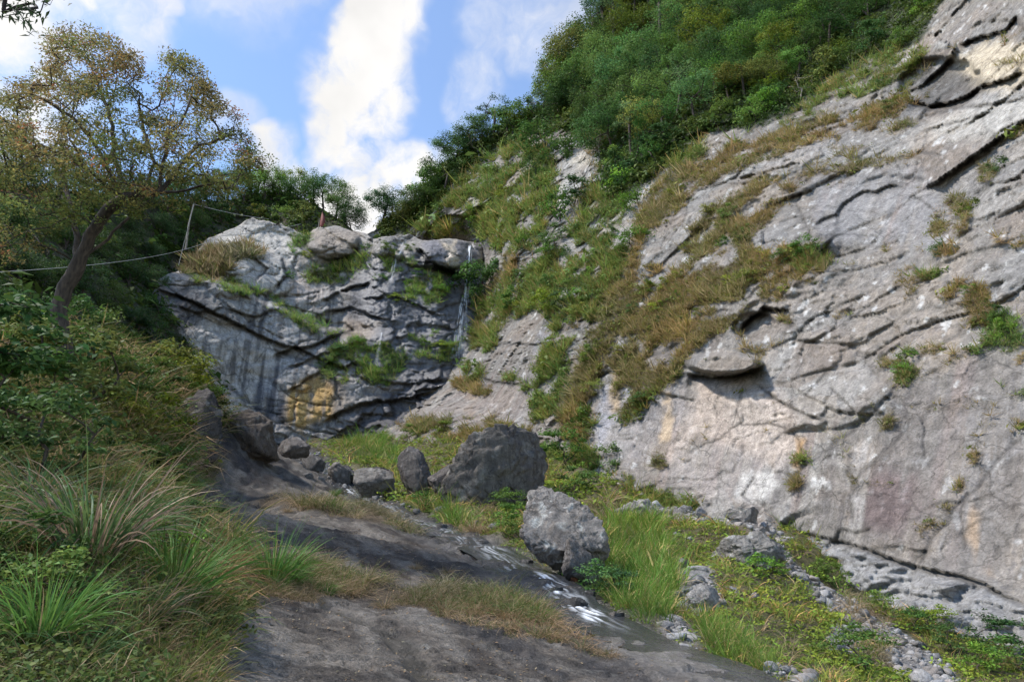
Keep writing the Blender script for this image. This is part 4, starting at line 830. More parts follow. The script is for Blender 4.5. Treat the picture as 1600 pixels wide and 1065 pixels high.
KIND = {'open': (OPEN, 'thin-crowned'), 'dense': (DENSE, 'bushy'), 'tree': (TREES, 'full-crowned'), 'bare': (BARE, 'nearly leafless')}
for k, (u, v, kd, h, tn) in enumerate(SKY):
    ps, word = KIND[kd]; p = at_px(RC, u, v + 4); i = rnd.randrange(len(ps)); H = ps[i].me[1][1].vertices
    zmax = {'open': 10.5, 'dense': 8.3, 'tree': 9, 'bare': 6}[kd]
    t = np.array(TINTS[tn]) * rnd.uniform(.85, 1.1)
    plant('ridge_tree', ps[i], p - np.array([0, 0, .3]), h / zmax * 1.05, rnd.uniform(0, 6.28), t, f'{tn} {word} tree on the ridge skyline, {ordn(k)} up from the waterfall gap', 'tree', 'trees on the ridge skyline', tilt=(rnd.uniform(-.1, .1), rnd.uniform(-.18, .02)))
# the wood on the slope below the skyline
fz = (poly_sd(RC.u, RC.v, FOREST) > 6) & (RC.u < 1560) & (RC.v > -60) & (RC.v < 330)
idx = spread_pts(RC, fz * 1.0, 140, rng_(77), 20)
idx.sort(key=lambda i: (int(RC.u[i] // 140), RC.v[i])); cols = {}
BANDN = {4: 'just above the waterfall lip', 5: 'just right of the waterfall gap', 6: 'over the narrow pale buttress', 7: 'above the long grass belt', 8: 'over the middle of the cliff', 9: 'above the ledged grey face', 10: 'over the smooth arched slab', 11: 'at the far top corner'}
for n_, i in enumerate(idx):
    u, v = RC.u[i], RC.v[i]; b = int(u // 140); k = cols.get(b, 0); cols[b] = k + 1
    low = poly_sd(np.array([u]), np.array([v]), FOREST)[0] < 26; q = rnd.random()
    bright = v > 90 and u > 1080
    if low: ps, word, h = (BUSH, 'shrub', rnd.uniform(.9, 1.4)) if q < .75 else (BARE, 'nearly leafless tree', .7)
    elif q < .5: ps, word, h = DENSE, 'bushy tree', rnd.uniform(.55, .95)
    elif q < .85: ps, word, h = TREES, 'full-crowned tree', rnd.uniform(.55, .9)
    else: ps, word, h = OPEN, 'thin-crowned tree', rnd.uniform(.55, .8)
    tn = rnd.choices(['dark green', 'mid green', 'fresh green', 'yellow-green', 'olive brown', 'blue-green'], [5, 5, 3 + 2 * bright, 1, 2, 2])[0]
    t = np.array(TINTS[tn]) * rnd.uniform(.8, 2.0); sc = 1.12 * h * float(np.clip(RC.P[i][1] / 75, .5, 1.15))
    plant('slope_shrub' if 'shrub' in word else 'slope_tree', rnd.choice(ps), RC.P[i] - np.array([0, 0, .4]), sc, rnd.uniform(0, 6.28), t, f'{tn} {word} {BANDN[min(b, 11)]}, {ordn(k)} from the top there', 'shrub' if 'shrub' in word else 'tree', 'trees and shrubs of the cliff-top wood', tilt=(rnd.uniform(-.05, .25), rnd.uniform(-.2, .05)))
# single bushes that stand out on the cliff face
for u, v, h, w, tn, ps, lab in [(868,262,1.5,0,'dark green',BUSH,'dark green bush at the top of the narrow buttress'),(850,240,1.3,0,'dark green',BUSH,'dark round bush left above the narrow buttress'),(838,280,1.0,0,'mid green',BUSH,'mid green bush left of the narrow pale buttress'),
  (878,352,1.3,0,'fresh green',BUSH,'fresh green bush beside the foot of the narrow buttress'),(893,330,1.1,0,'dark green',BUSH,'dark bush in the gully right of the narrow buttress'),(868,385,1.0,0,'dark green',BUSH,'dark green bush at the head of the grass belt'),(995,330,.9,0,'fresh green',BUSH,'bright green bush alone under the dark tree tongue'),
  (975,285,1.6,0,'dark green',BUSH,'large dark bush at the tip of the tree tongue'),(965,310,1.2,0,'dark green',BUSH,'dark bush hanging below the tree tongue'),(985,395,1.1,0,'fresh green',BUSH,'broad fresh green bush in the middle of the grass belt'),(965,405,.8,0,'mid green',BUSH,'small green bush left of the broad fresh one'),
  (752,480,1.5,0,'dark green',BUSH,'dark green bush beside the main waterfall'),(760,462,1.2,0,'dark green',BUSH,'upper of the dark bushes by the waterfall'),(742,500,1.1,0,'mid green',BUSH,'lower green bush at the edge of the waterfall gully'),(735,545,.9,0,'mid green',BUSH,'green bush where the waterfall reaches the ramp'),
  (810,485,.8,0,'fresh green',BUSH,'fresh green bush on the ledge of the pale ramp rock'),(860,490,.9,0,'yellow-green',BUSH,'yellow-green bush at the right end of the ramp ledge'),(925,560,.7,0,'mid green',BUSH,'small bush low in the grass belt'),(1268,402,.8,0,'fresh green',BUSH,'green bush under the smooth arched slab'),
  (1575,520,.75,0,'fresh green',BUSH,'fresh green bush high at the right end of the cliff'),(1545,500,.55,0,'mid green',BUSH,'small green bush beside the fresh one at the right end'),(1415,560,.5,0,'mid green',BUSH,'green bush in the joint over the smooth triangular slab'),(1200,150,1.0,0,'yellow-green',BUSH,'yellow-green bush over the ledged face'),
  (1190,165,1.0,0,'fresh green',BUSH,'fresh green bush beside the yellow-green one'),(1470,350,.45,0,'olive brown',BARE,'brown twiggy bush at the right end of the arch crack'),(1300,90,.8,0,'yellow-green',BUSH,'yellow bush under the bare rock window'),(1330,100,.9,0,'mid green',BUSH,'green bush near the bare rock window'),(1180,420,.6,0,'olive brown',BUSH,'brown bush in the hanging grass of the middle face'),
  (1110,335,.6,0,'olive brown',BUSH,'olive bush at the top of the hanging grass'),(700,345,.9,0,'mid green',BUSH,'green bush on the shoulder above the waterfall lip'),(745,355,1.0,0,'fresh green',BUSH,'fresh green bush on the shoulder right of the lip'),(880,620,.7,0,'mid green',BUSH,'green bush near the foot of the grass belt')]:
    p = at_px(RC, u, v); sc = h * float(np.clip(p[1] / 60, .5, 1.3)); t = np.array(TINTS[tn]) * rnd.uniform(.9, 1.1)
    plant('cliff_bush', rnd.choice(ps), p - np.array([0, 0, .3]), sc, rnd.uniform(0, 6.28), t, lab, 'bush', 'bushes on the cliff face', tilt=(.2, -.25))
for u, v, s, tn, lab in [(637,448,.62,'fresh green','bright green fern patch highest on the wet black wall'),(690,425,.75,'fresh green','bright green fern patch under the smooth lip slab'),(655,435,.6,'fresh green','bright green fern patch below the round dark cave'),(683,460,.7,'fresh green','bright green fern patch in the centre of the wet wall'),(648,475,.5,'fresh green','small fern patch under the central one'),
  (605,392,.8,'mid green','green bush hanging at the lip beside the thin fall'),(590,440,.6,'fresh green','fern patch left of the thin middle fall'),(620,470,.55,'yellow-green','mossy patch on the thin middle fall'),(733,455,.5,'dark green','small dark bush in the main waterfall'),(555,540,.65,'fresh green','bright green patch over the ochre stained rock'),(600,545,.6,'mid green','green patch below the thin middle fall'),
  (665,540,.6,'fresh green','bright green patch low on the wet wall'),(690,548,.7,'yellow-green','yellowish patch near the foot of the main waterfall'),(680,522,.5,'fresh green','small bright patch above the low one'),(530,555,.7,'dark green','dark green patch left over the ochre rock'),(470,380,.7,'mid green','green bush left of the round lip boulder'),(480,400,.6,'yellow-green','yellow-green bush below the round lip boulder'),
  (570,392,.7,'mid green','green bush right below the round lip boulder'),(640,390,.6,'mid green','green bush over the dark cave'),(575,420,.5,'fresh green','fresh patch at the end of the upper ledge'),(455,435,.5,'fresh green','small fresh patch over the pale curved face')]:
    p = at_px(BW, u, v); t = np.array(TINTS[tn]) * rnd.uniform(.9, 1.15)
    plant('wall_fern', rnd.choice(BUSH), p - np.array([0, 0, .4]), s * .9, rnd.uniform(0, 6.28), t, lab, 'fern', 'green patches on the headwall', tilt=(.35, 0), sz=s * .8)
# smaller bushes scattered through the hanging grass
gz = ((RC.green + RC.dry) > .5) & (RC.forest < .3) & (RC.u > 690) & (RC.u < 1620) & (RC.v > 100) & (RC.v < 700)
ix = spread_pts(RC, gz * 1.0, 110, rng_(78), 19); ix.sort(key=lambda i: (int((RC.u[i] - 600) // 130), RC.v[i])); cz = {}
ZN = ['near the waterfall gully', 'left of the long grass belt', 'in the long grass belt', 'just right of the long grass belt', 'on the broken middle face', 'left of the arched slab', 'around the arched slab', 'near the right end of the face']
for i in ix:
    b = min(int((RC.u[i] - 600) // 130), 7); k = cz.get(b, 0); cz[b] = k + 1; g_ = RC.green[i] > .5
    tn = rnd.choices(['dark green', 'mid green', 'fresh green', 'yellow-green', 'olive brown'], [3, 4, 4, 2, 1] if g_ else [1, 2, 1, 3, 6])[0]
    plant('ledge_shrub', rnd.choice(BUSH), RC.P[i] - np.array([0, 0, .2]), rnd.uniform(.28, .6) * float(np.clip(RC.P[i][1] / 55, .4, 1.25)), rnd.uniform(0, 6.28), np.array(TINTS[tn]) * rnd.uniform(.85, 1.25), f'small {tn} shrub {ZN[b]}, {ordn(k)} from the top there', 'shrub', 'small shrubs in the hanging grass of the cliff', tilt=(.3, -.3))
# hillside wood to the left of and behind the headwall
HT = [(560,350,'dense',.62,'dark green'),(545,345,'dense',.7,'dark green'),(528,335,'dense',.75,'mid green'),(508,322,'tree',.8,'dark green'),(490,318,'tree',.75,'mid green'),(470,325,'dense',.85,'dark green'),(455,312,'tree',.8,'yellow-green'),(435,318,'dense',.8,'mid green'),(415,318,'tree',.8,'fresh green'),(398,312,'tree',.85,'fresh green'),
 (378,320,'dense',.8,'mid green'),(355,318,'tree',.8,'blue-green'),(335,325,'tree',.8,'dark green'),(312,330,'dense',.75,'dark green'),(290,330,'tree',.7,'dark green'),(262,330,'dense',.7,'dark green'),(235,330,'tree',.7,'blue-green'),(205,325,'dense',.65,'dark green'),(170,330,'tree',.6,'dark green'),(130,325,'dense',.6,'dark green'),
 (90,320,'tree',.55,'mid green'),(50,310,'dense',.5,'dark green'),(10,305,'dense',.5,'dark green'),(440,345,'bush',1.1,'mid green'),(470,350,'bush',1.2,'olive brown'),(400,340,'bush',1.0,'olive brown'),(345,350,'bush',1.2,'dark green'),(300,365,'dense',.5,'dark green'),(250,370,'dense',.55,'blue-green'),(200,380,'dense',.5,'dark green'),
 (280,400,'bush',1.1,'dark green'),(230,410,'dense',.45,'blue-green'),(180,400,'dense',.5,'mid green'),(240,460,'dense',.4,'blue-green'),(200,450,'dense',.42,'dark green'),(150,420,'dense',.4,'dark green'),(100,390,'dense',.45,'dark green'),(50,380,'dense',.42,'mid green'),(5,370,'dense',.42,'dark green'),
 (30,440,'dense',.35,'dark green'),(70,455,'dense',.35,'mid green'),(130,470,'dense',.38,'blue-green'),(170,500,'dense',.36,'mid green'),(215,520,'dense',.38,'blue-green'),(240,500,'bush',.9,'dark green'),(236,545,'bush',.8,'dark green'),(140,530,'bush',1.0,'mid green'),(90,530,'bush',.9,'dark green'),(190,560,'bush',.9,'dark green'),(-10,500,'dense',.3,'dark green'),(-40,430,'dense',.4,'dark green')]
HT.sort(key=lambda a: -a[0]); cnt = 0
for k, (u, v, kd, s, tn) in enumerate(HT):
    ps = {'dense': DENSE, 'tree': TREES, 'bush': BUSH}[kd]; p = at_px(HS, u, v); shade = .9 if u < 330 else 1.4  # shade of the hill put into the tint: darker left, brighter behind the lip
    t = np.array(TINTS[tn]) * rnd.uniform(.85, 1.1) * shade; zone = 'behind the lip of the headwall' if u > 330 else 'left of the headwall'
    if u <= 330 and cnt >= 0: cnt += 1
    zone = 'behind the lip' if u > 330 else 'left of the headwall'; word = {'dense': 'bushy tree', 'tree': 'full-crowned tree', 'bush': 'shrub'}[kd]
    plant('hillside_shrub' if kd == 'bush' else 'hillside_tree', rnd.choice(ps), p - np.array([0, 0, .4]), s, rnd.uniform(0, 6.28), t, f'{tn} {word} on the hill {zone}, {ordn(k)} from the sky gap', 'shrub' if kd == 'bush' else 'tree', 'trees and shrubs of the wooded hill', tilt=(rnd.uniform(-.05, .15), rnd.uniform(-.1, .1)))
# ------------------------------------------------------------------ valley floor: where a line of sight meets the ground
_YS = np.exp(np.linspace(math.log(2.0), math.log(78), 900))
def hit(u, v):
    x, y, z = px_dir(u, v); X = x / y * _YS; Z = CAMZ + z / y * _YS; below = Z < GR.h(X, _YS)
    k = int(np.argmax(below)) if below.any() else len(_YS) - 1
    return np.array([X[k], _YS[k], float(GR.h(X[k], _YS[k])[0])])
def gpick(dens, n, r, ymax=78): 
    w = dens * (GR.u > -220) * (GR.u < 1760) * (GR.v < 1250) * (GR.P[:, 1] < ymax); w = w / w.sum(); return r.choice(len(w), size=n, p=w)

# ---- boulders ------------------------------------------------------------------
def boulder(outline, cut, seed, label, col, depth=.8, rough=1.0, cat='boulder', name='boulder', lichen=.15, back=.35):
    """a rock with the silhouette of the outline, broken into planes by cuts, standing on the ground under its lowest point"""
    r = rng_(seed); O = np.array(outline, float); cu, cv = (O[:, 0].min() + O[:, 0].max()) / 2, (O[:, 1].min() + O[:, 1].max()) / 2
    base = hit(float(O[np.argmax(O[:, 1]), 0]), float(O[:, 1].max()) - 2); wpx = np.ptp(O[:, 0]); Y = base[1] + 1e-6
    Wm = wpx * Y / FPX / 1.0; T = Wm * .5 * depth; Yc = Y + T * .35; ctr = pt(cu, cv, Yc)
    import bmesh
    bm = bmesh.new(); bmesh.ops.create_icosphere(bm, subdivisions=(6 if np.ptp(O[:, 0]) > 90 else 5 if np.ptp(O[:, 0]) > 45 else 4 if np.ptp(O[:, 0]) > 24 else 3), radius=1); V = np.array([v.co[:] for v in bm.verts]); F = np.array([[l.index for l in f.verts] for f in bm.faces]); bm.free()
    th = np.arctan2(-V[:, 2], V[:, 0]); po = np.arctan2(O[:, 1] - cv, O[:, 0] - cu); ss = np.linspace(0, 1, 400, endpoint=False) * len(O); k = ss.astype(int); f = (ss - k)[:, None]
    D = O[k % len(O)] * (1 - f) + O[(k + 1) % len(O)] * f; ta = np.arctan2(D[:, 1] - cv, D[:, 0] - cu); ra = np.hypot(D[:, 0] - cu, D[:, 1] - cv); o = np.argsort(ta)
    R = np.interp(th, np.concatenate([ta[o] - 2 * np.pi, ta[o], ta[o] + 2 * np.pi]), np.tile(ra[o], 3)); m = Yc / FPX * 1.10
    lat = np.sqrt(V[:, 0] ** 2 + V[:, 2] ** 2); prof = lat ** .55
    X = np.stack([np.cos(th) * R * m * prof, np.sign(V[:, 1]) * np.abs(V[:, 1]) ** .8 * T, -np.sin(th) * R * m * prof], -1)
    for _ in range(cut):                                  # flat faces struck off the front, sides and back
        n = r.normal(size=3) * np.array([.9, .6, .8]); n[1] = -abs(n[1]) - .75 if r.random() < .8 else abs(n[1]) + .8; n /= np.linalg.norm(n)
        s = X @ n; q = np.quantile(s, r.uniform(.62, .88)); X = X - np.maximum(s - q, 0)[:, None] * n * .93
    sz = Wm
    nn = X / (np.linalg.norm(X, axis=1)[:, None] + 1e-9); q = X / sz
    X = X + nn * ((.045 * fbm(q * 3 + seed, 4, seed) + .010 * fbm(q * 9 + seed, 3, seed + 6) + .012 * ridged(q * np.array([5, 5, 9]) + seed, 4, seed + 1)) * sz * rough)[:, None]
    X = X + nn * (.06 * scarps(2.2 * fbm(q * np.array([2.2, 2.2, 3.0]) + seed, 4, seed + 8), .12) * sz)[:, None]; c = np.ones((len(X), 3)) * np.array(col) * .85; t = sstep(-.1, .4, fbm(q * 4, 4, seed + 2))[:, None] * .45; c = c * (1 - t) + c * np.array([.62, .6, .6]) * t
    st = sstep(.0, .4, fbm(q * np.array([9, 9, 1.2]), 3, seed + 3))[:, None] * .35; c = c * (1 - st) + np.array([.07, .065, .065]) * st
    t = sstep(.3, .5, fbm(q * 6, 3, seed + 4))[:, None] * lichen * 2; c = c * (1 - t) + np.array([.38, .37, .34]) * t; c *= (1 + .3 * fbm(q * 22, 3, seed + 5))[:, None]
    ob = mesh_np(name, X, F, M_BOULDER, c); ob.location = ctr; tag(ob, label, cat, None); return ob
boulder([(700,760),(716,725),(736,694),(765,682),(800,672),(838,680),(847,715),(842,752),(828,786),(800,798),(768,790),(728,784),(704,776)], 3, 3, 'largest dark boulder, creased down its middle, in the long grass across the stream', (.15, .136, .122), .9)
boulder([(672,748),(700,726),(722,738),(714,778),(690,776)], 4, 4, 'low dark shoulder rock leaning against the largest boulder', (.13, .115, .105))
boulder([(616,748),(624,716),(638,703),(656,712),(668,745),(670,776),(642,786),(622,778)], 4, 5, 'upright pointed grey-brown slab between the square block and the largest boulder', (.15, .135, .125), .5)
boulder([(556,740),(574,730),(600,722),(614,738),(618,764),(600,776),(572,776),(562,757)], 7, 6, 'square cracked pale grey block beside the upper stream', (.21, .195, .175))
boulder([(502,738),(520,722),(542,735),(544,754),(515,756)], 6, 7, 'brown wedge rock left of the square block', (.16, .145, .13)); boulder([(525,734),(540,725),(554,740),(552,758),(535,760)], 5, 8, 'small dark rock tucked against the brown wedge rock', (.10, .095, .095), name='rock')
boulder([(438,692),(460,684),(480,697),(478,718),(455,722),(437,712)], 7, 9, 'angular brown boulder at the head of the stream', (.17, .15, .135)); boulder([(470,716),(490,712),(505,722),(500,738),(478,734)], 5, 19, 'low grey rock just below the angular brown boulder', (.15, .14, .13), name='rock')
boulder([(338,690),(352,664),(385,648),(412,662),(428,712),(395,716),(348,704)], 5, 10, 'broad brown rock with dry grass on top above the dark slab', (.13, .105, .085), rough=1.3)
boulder([(262,700),(272,640),(296,604),(322,606),(352,650),(352,690),(330,722),(290,725)], 5, 11, 'steep dark rock wedge in the left bank with shrubs on its crest', (.09, .078, .068), rough=1.4)
boulder([(836,780),(856,770),(884,784),(905,798),(928,822),(936,850),(930,888),(912,912),(890,906),(868,886),(845,862),(826,836),(829,812)], 3, 12, 'broad pale leaning boulder streaked with lichen beside the cascade', (.27, .245, .22), .6, lichen=.5)
boulder([(893,850),(912,836),(936,842),(944,872),(932,902),(914,920),(897,914),(886,890)], 6, 13, 'dark grey boulder with a rusty hollow leaning on the pale one', (.16, .145, .135), .9, rough=1.4)
boulder([(893,902),(901,899),(908,904),(904,912),(895,911)], 3, 14, 'rust-orange stained stone in the hollow under the dark boulder', (.20, .07, .028), name='rock', cat='rock')
boulder([(963,800),(990,788),(1012,784),(1032,796),(1034,810),(1005,818),(975,815)], 6, 15, 'flat pale slab boulder at the top of the grassy slope', (.34, .32, .29), lichen=.4)
boulder([(1120,868),(1150,846),(1182,840),(1206,852),(1212,872),(1182,884),(1160,892),(1133,888)], 5, 16, 'broad rounded grey boulder in the middle of the green scree slope', (.24, .225, .205), lichen=.3)
boulder([(1122,812),(1148,796),(1186,800),(1194,826),(1152,826),(1124,824)], 6, 17, 'pale angular block fallen at the foot of the cliff', (.32, .295, .265))
boulder([(1078,930),(1104,914),(1124,924),(1120,948),(1090,952)], 6, 18, 'pale block above the steep grass, largest of its heap', (.32, .30, .275), name='rock', cat='rock')
ROCKS = [((1066,880),18,12,'pale stone above the two pale blocks of the grass slope',.30),((1052,896),13,12,'small pinkish stone just below the highest pale stone',.26),((1092,908),20,13,'bluish grey stone resting on the pale heap block',.24),((1040,802),20,12,'pale stone next to the flat pale slab boulder',.32),((1072,800),22,14,'grey rock in the rubble line under the cliff',.25),
 ((1098,804),22,14,'pale jagged rock in the rubble line under the cliff',.31),((1056,798),16,11,'reddish small rock in the rubble line',.24),((1112,815),14,9,'low dark rock in front of the rubble line',.16),((1200,790),26,12,'flat pale flake lying against the cliff foot',.34),((1060,838),16,10,'pale stone in the upper scatter of the grass slope',.30),
 ((1080,845),18,10,'whitish flat stone in the upper scatter',.36),((1198,832),30,9,'flat reddish slab stone above the rounded grey boulder',.30),((1215,868),14,9,'pale stone right of the rounded grey boulder',.30),((1058,935),22,16,'grey-pink rock half hidden in the tall grass edge',.22),((1060,968),16,9,'flat pale stone over the stream bank',.30),((1066,978),14,10,'small dark stone below the flat bank stone',.15),
 ((1040,990),26,13,'brown rock at the stream bank below the tall grass',.17),((1145,925),18,12,'pale stone pair in the yellow-green creepers',.30),((1180,932),16,9,'round tan stone in the yellow-green creepers',.30),((1128,942),11,11,'upright pale stone left of the round tan stone',.32),((1340,990),40,14,'low pale rock ledge in the lower creepers',.27),((1310,1010),26,14,'grey rock ledge by the lower creepers',.24),
 ((1205,1045),26,16,'pale rock over the lowest slab edge',.30),((1230,1052),24,15,'angular grey rock at the bottom rubble heap',.25),((1255,1062),24,12,'brown stone at the right of the bottom rubble heap',.22),((1405,1000),24,12,'tan block in the scree gully',.30),((1392,985),14,8,'rust-tinted stone high in the scree gully',.26),((1435,1010),22,11,'grey plate stone in the scree gully',.24),
 ((578,790),22,10,'grey rock lying along the upper stream edge',.16),((690,800),24,14,'dark rock in the grass below the largest boulder',.15),((770,825),18,16,'pale small rock beside the pale leaning boulder',.25),((745,822),18,12,'grey small rock upstream of the pale leaning boulder',.20),((480,745),18,9,'low stone at the top edge of the dark slab',.18),((500,750),16,8,'pale stone in the stream below the brown wedge rock',.22),((545,752),18,9,'grey stone in front of the wedge rock',.17),
 ((585,780),20,8,'flat stone under the square block',.17),((655,800),16,10,'dark stone under the pointed slab',.13),((900,945),30,14,'wet black rock beside the white cascade',.05),((925,930),26,11,'wet black rock above the lower white cascade',.05),((870,925),24,10,'wet grey rock between the two white cascades',.07),((960,965),36,10,'brown flat rock right of the lower cascade',.12),((820,880),26,9,'rounded wet rock in the middle stream',.08),((755,850),26,9,'wet rock splitting the middle stream',.09),((690,825),24,8,'pale wet rock in the upper stream',.14)]
for k, ((u, v), w, h, lab, g) in enumerate(ROCKS):
    rr = rng_(700 + k); n = 8; a = np.linspace(0, 2 * np.pi, n, endpoint=False) + rr.uniform(-.25, .25, n); ra = rr.uniform(.78, 1.12, n)
    warm = (1.08, .98, .88) if any(s in lab for s in ('tan', 'brown', 'red', 'rust', 'pink')) else (1.0, .965, .93)
    boulder([(u + w * .5 * c * q, v - h * .1 + h * .6 * s * q) for c, s, q in zip(np.cos(a), np.sin(a), ra)], 7, 720 + k, lab, tuple(g * x for x in warm), .9, name='rock', cat='rock')

# ---- stones: shared angular shapes ------------------------------------------------
def stone_mesh(seed, sub=2):
    r = rng_(seed); import bmesh
    bm = bmesh.new(); bmesh.ops.create_icosphere(bm, subdivisions=sub, radius=1); V = np.array([v.co[:] for v in bm.verts]); F = np.array([[l.index for l in f.verts] for f in bm.faces]); bm.free()
    for _ in range(11):
        n = r.normal(size=3); n /= np.linalg.norm(n); s = V @ n; q = r.uniform(.45, .8); V = V - np.maximum(s - q, 0)[:, None] * n
    V = V * np.array([1, r.uniform(.6, 1), r.uniform(.35, .75)]) + .02 * r.normal(size=V.shape)
    return V, F
ST = [stone_mesh(800 + k) for k in range(8)]; STM = []
for v, f in ST:
    o = mesh_np('stone', v, f, M_STONE, smooth=False, link=False); STM.append(o.data); bpy.data.objects.remove(o)
r = rng_(820)
def col_stone(rr, lo=.16, hi=.36): g = rr.uniform(lo, hi); w = rr.uniform(0, 1); return (g * (1 + .12 * w), g, g * (1 - .10 * w))
si = gpick(np.clip(GR.scree * 1.0 + GR.bare * .55 + .12 * GR.chan * (GR.P[:, 1] > 35), 0, 1), 2600, r); P = GR.P[si]; sz = np.exp(r.normal(-2.5, .55, len(si))) * np.clip(P[:, 1] / 20, .7, 1.5); vis = sz / P[:, 1]; order = np.argsort(-vis)
for k, j in enumerate(order[:240]):
    i = si[j]; o = bpy.data.objects.new('stone', STM[k % 8]); C.objects.link(o); o.location = P[j] + np.array([0, 0, sz[j] * .1]); o.rotation_euler = (r.uniform(-.4, .4), r.uniform(-.4, .4), r.uniform(0, 6.28)); s = min(sz[j], .34); o.scale = (s, s, s); o.color = (*col_stone(r), 1)
    where = 'in the scree gully' if GR.scree[i] > .4 else ('at the head of the stream' if GR.chan[i] > .5 else 'in the slope rubble')
    cr = o.color[0]; hue_ = 'tan' if o.color[0] / o.color[2] > 1.13 else 'grey'; bulk = 'fist-sized' if s < .09 else 'small' if s < .16 else 'middling' if s < .26 else 'large'; half = ['nearest', 'lower', 'middle', 'upper', 'farthest'][int(np.clip((P[j][1] - 12) / 6, 0, 4))]; sd_ = 'cliff side' if P[j][0] > .36 * P[j][1] - .5 else 'stream side'
    tag(o, f'{bulk} {"pale" if cr > .28 else "dark" if cr < .2 else "plain"} {hue_} angular stone {where}, {half} stretch, {sd_}', 'stone', 'angular stones ' + where)
rest = order[240:]; C4 = np.array([col_stone(r) for _ in rest])
M_RUBBLE = rock_mat('rubble_rock', 3.0, .5, .85)
SR = [stone_mesh(860 + k, 1) for k in range(8)]
merged('rubble', [(v, f, np.ones((len(v), 3))) for v, f in SR], P[rest], sz[rest] * .8, r.uniform(0, 6.28, len(rest)), C4, r, 'loose grey rubble of small stones on the scree slope', M_RUBBLE)

# ---- the stream ----------------------------------------------------------------------
def water_mat():
    m, N, L = nmat('stream_water'); out = N.new('ShaderNodeOutputMaterial'); b = N.new('ShaderNodeBsdfPrincipled'); w = N.new('ShaderNodeBsdfPrincipled'); mx = N.new('ShaderNodeMixShader')
    b.inputs['Base Color'].default_value = (.035, .036, .038, 1); b.inputs['Roughness'].default_value = .12; b.inputs['Specular IOR Level'].default_value = .6
    w.inputs['Base Color'].default_value = (.68, .71, .74, 1); w.inputs['Roughness'].default_value = .6
    at = N.new('ShaderNodeAttribute'); at.attribute_name = 'foam'; L.new(at.outputs['Fac'], mx.inputs[0]); L.new(b.outputs[0], mx.inputs[1]); L.new(w.outputs[0], mx.inputs[2]); L.new(mx.outputs[0], out.inputs[0])
    n = N.new('ShaderNodeTexNoise'); n.inputs['Scale'].default_value = 9; n.inputs['Detail'].default_value = 3; g = N.new('ShaderNodeNewGeometry'); L.new(g.outputs['Position'], n.inputs['Vector'])
    bp = N.new('ShaderNodeBump'); bp.inputs['Strength'].default_value = .5; bp.inputs['Distance'].default_value = .08; L.new(n.outputs[0], bp.inputs['Height']); L.new(bp.outputs[0], b.inputs['Normal']); L.new(bp.outputs[0], w.inputs['Normal']); return m
def build_stream():
    s = np.array([pt(*q) for q in STREAM]); d = np.concatenate([[0], np.cumsum(np.linalg.norm(np.diff(s[:, :2], axis=0), axis=1))]); na = 1100; nb = 26
    dd = np.linspace(0, d[-1], na); cx = np.interp(dd, d, s[:, 0]); cy = np.interp(dd, d, s[:, 1]); 
    tx, ty = np.gradient(cx), np.gradient(cy); n = np.stack([-ty, tx], -1) / np.hypot(tx, ty)[:, None]
    wd = np.interp(cy, [10, 16, 25, 40, 60], [.5, .75, .95, .8, 1.0]); off = .35 * wd * fbm(np.stack([dd / 2.2, dd * 0, dd * 0], -1), 3, 601); t = np.linspace(-1, 1, nb)
    X = cx[:, None] + n[:, :1] * (t[None] * wd[:, None] + off[:, None]); Yv = cy[:, None] + n[:, 1:] * (t[None] * wd[:, None] + off[:, None])
    g = GR.h(X.ravel(), Yv.ravel()).reshape(X.shape); mn = g[:, 4:-4].min(1); k = 9; mn = np.convolve(np.pad(mn, k, mode='edge'), np.ones(2 * k + 1) / (2 * k + 1), 'valid'); dep = np.interp(cy, [10, 30, 60], [.05, .09, .16])
    lv = mn[:, None] + dep[:, None] * 1.5 + .0 * g; Z = np.where(g > lv, g - .03, lv)
    u, v = to_px(np.stack([X, Yv, Z], -1).reshape(-1, 3)); F_ = np.zeros(u.shape) + .28 - .12 * sstep(800, 760, v) - .24 * sstep(965, 990, v); tw = np.tile(t, na) + .3 * np.repeat(fbm(np.stack([dd / 1.5, dd * 0, dd * 0], -1), 2, 606), nb); core = np.exp(-(tw / .55) ** 2)
    for a, b, ra, rb, am in [(850,900,22,18,1.1),(875,918,18,16,1.1),(906,942,18,14,1.2),(928,960,22,14,1.2),(895,930,12,8,.4),(775,858,26,12,.45),(815,880,20,10,.4),(842,888,10,8,.7),(545,768,12,8,.5),(700,838,20,8,.3),(750,848,12,6,.4),(1110,1040,14,5,.15)]:
        F_ = np.maximum(F_, am * sstep(1.2, .4, np.hypot((u - a) / ra, (v - b) / rb)))
    fl = fbm(np.stack([np.repeat(dd, nb) / 1.3, np.tile(t, na) * np.repeat(wd, nb) / .09, u * 0], -1), 4, 603, .6)
    foam = np.clip(F_ * core * 1.35 * sstep(-.22, .35, fl), 0, 1) ** 1.2; Z = Z + (foam * .03 * np.clip(fbm(np.stack([X.ravel(), Yv.ravel(), Z.ravel()], -1) / .12, 2, 604) + .6, 0, 2)).reshape(Z.shape)
    o = mesh_np('stream', np.stack([X, Yv, Z], -1).reshape(-1, 3), grid_faces(na, nb), water_mat(), attrs={'foam': foam}); tag(o, 'narrow stream falling over dark wet rock with white cascades', kind='structure')
build_stream()
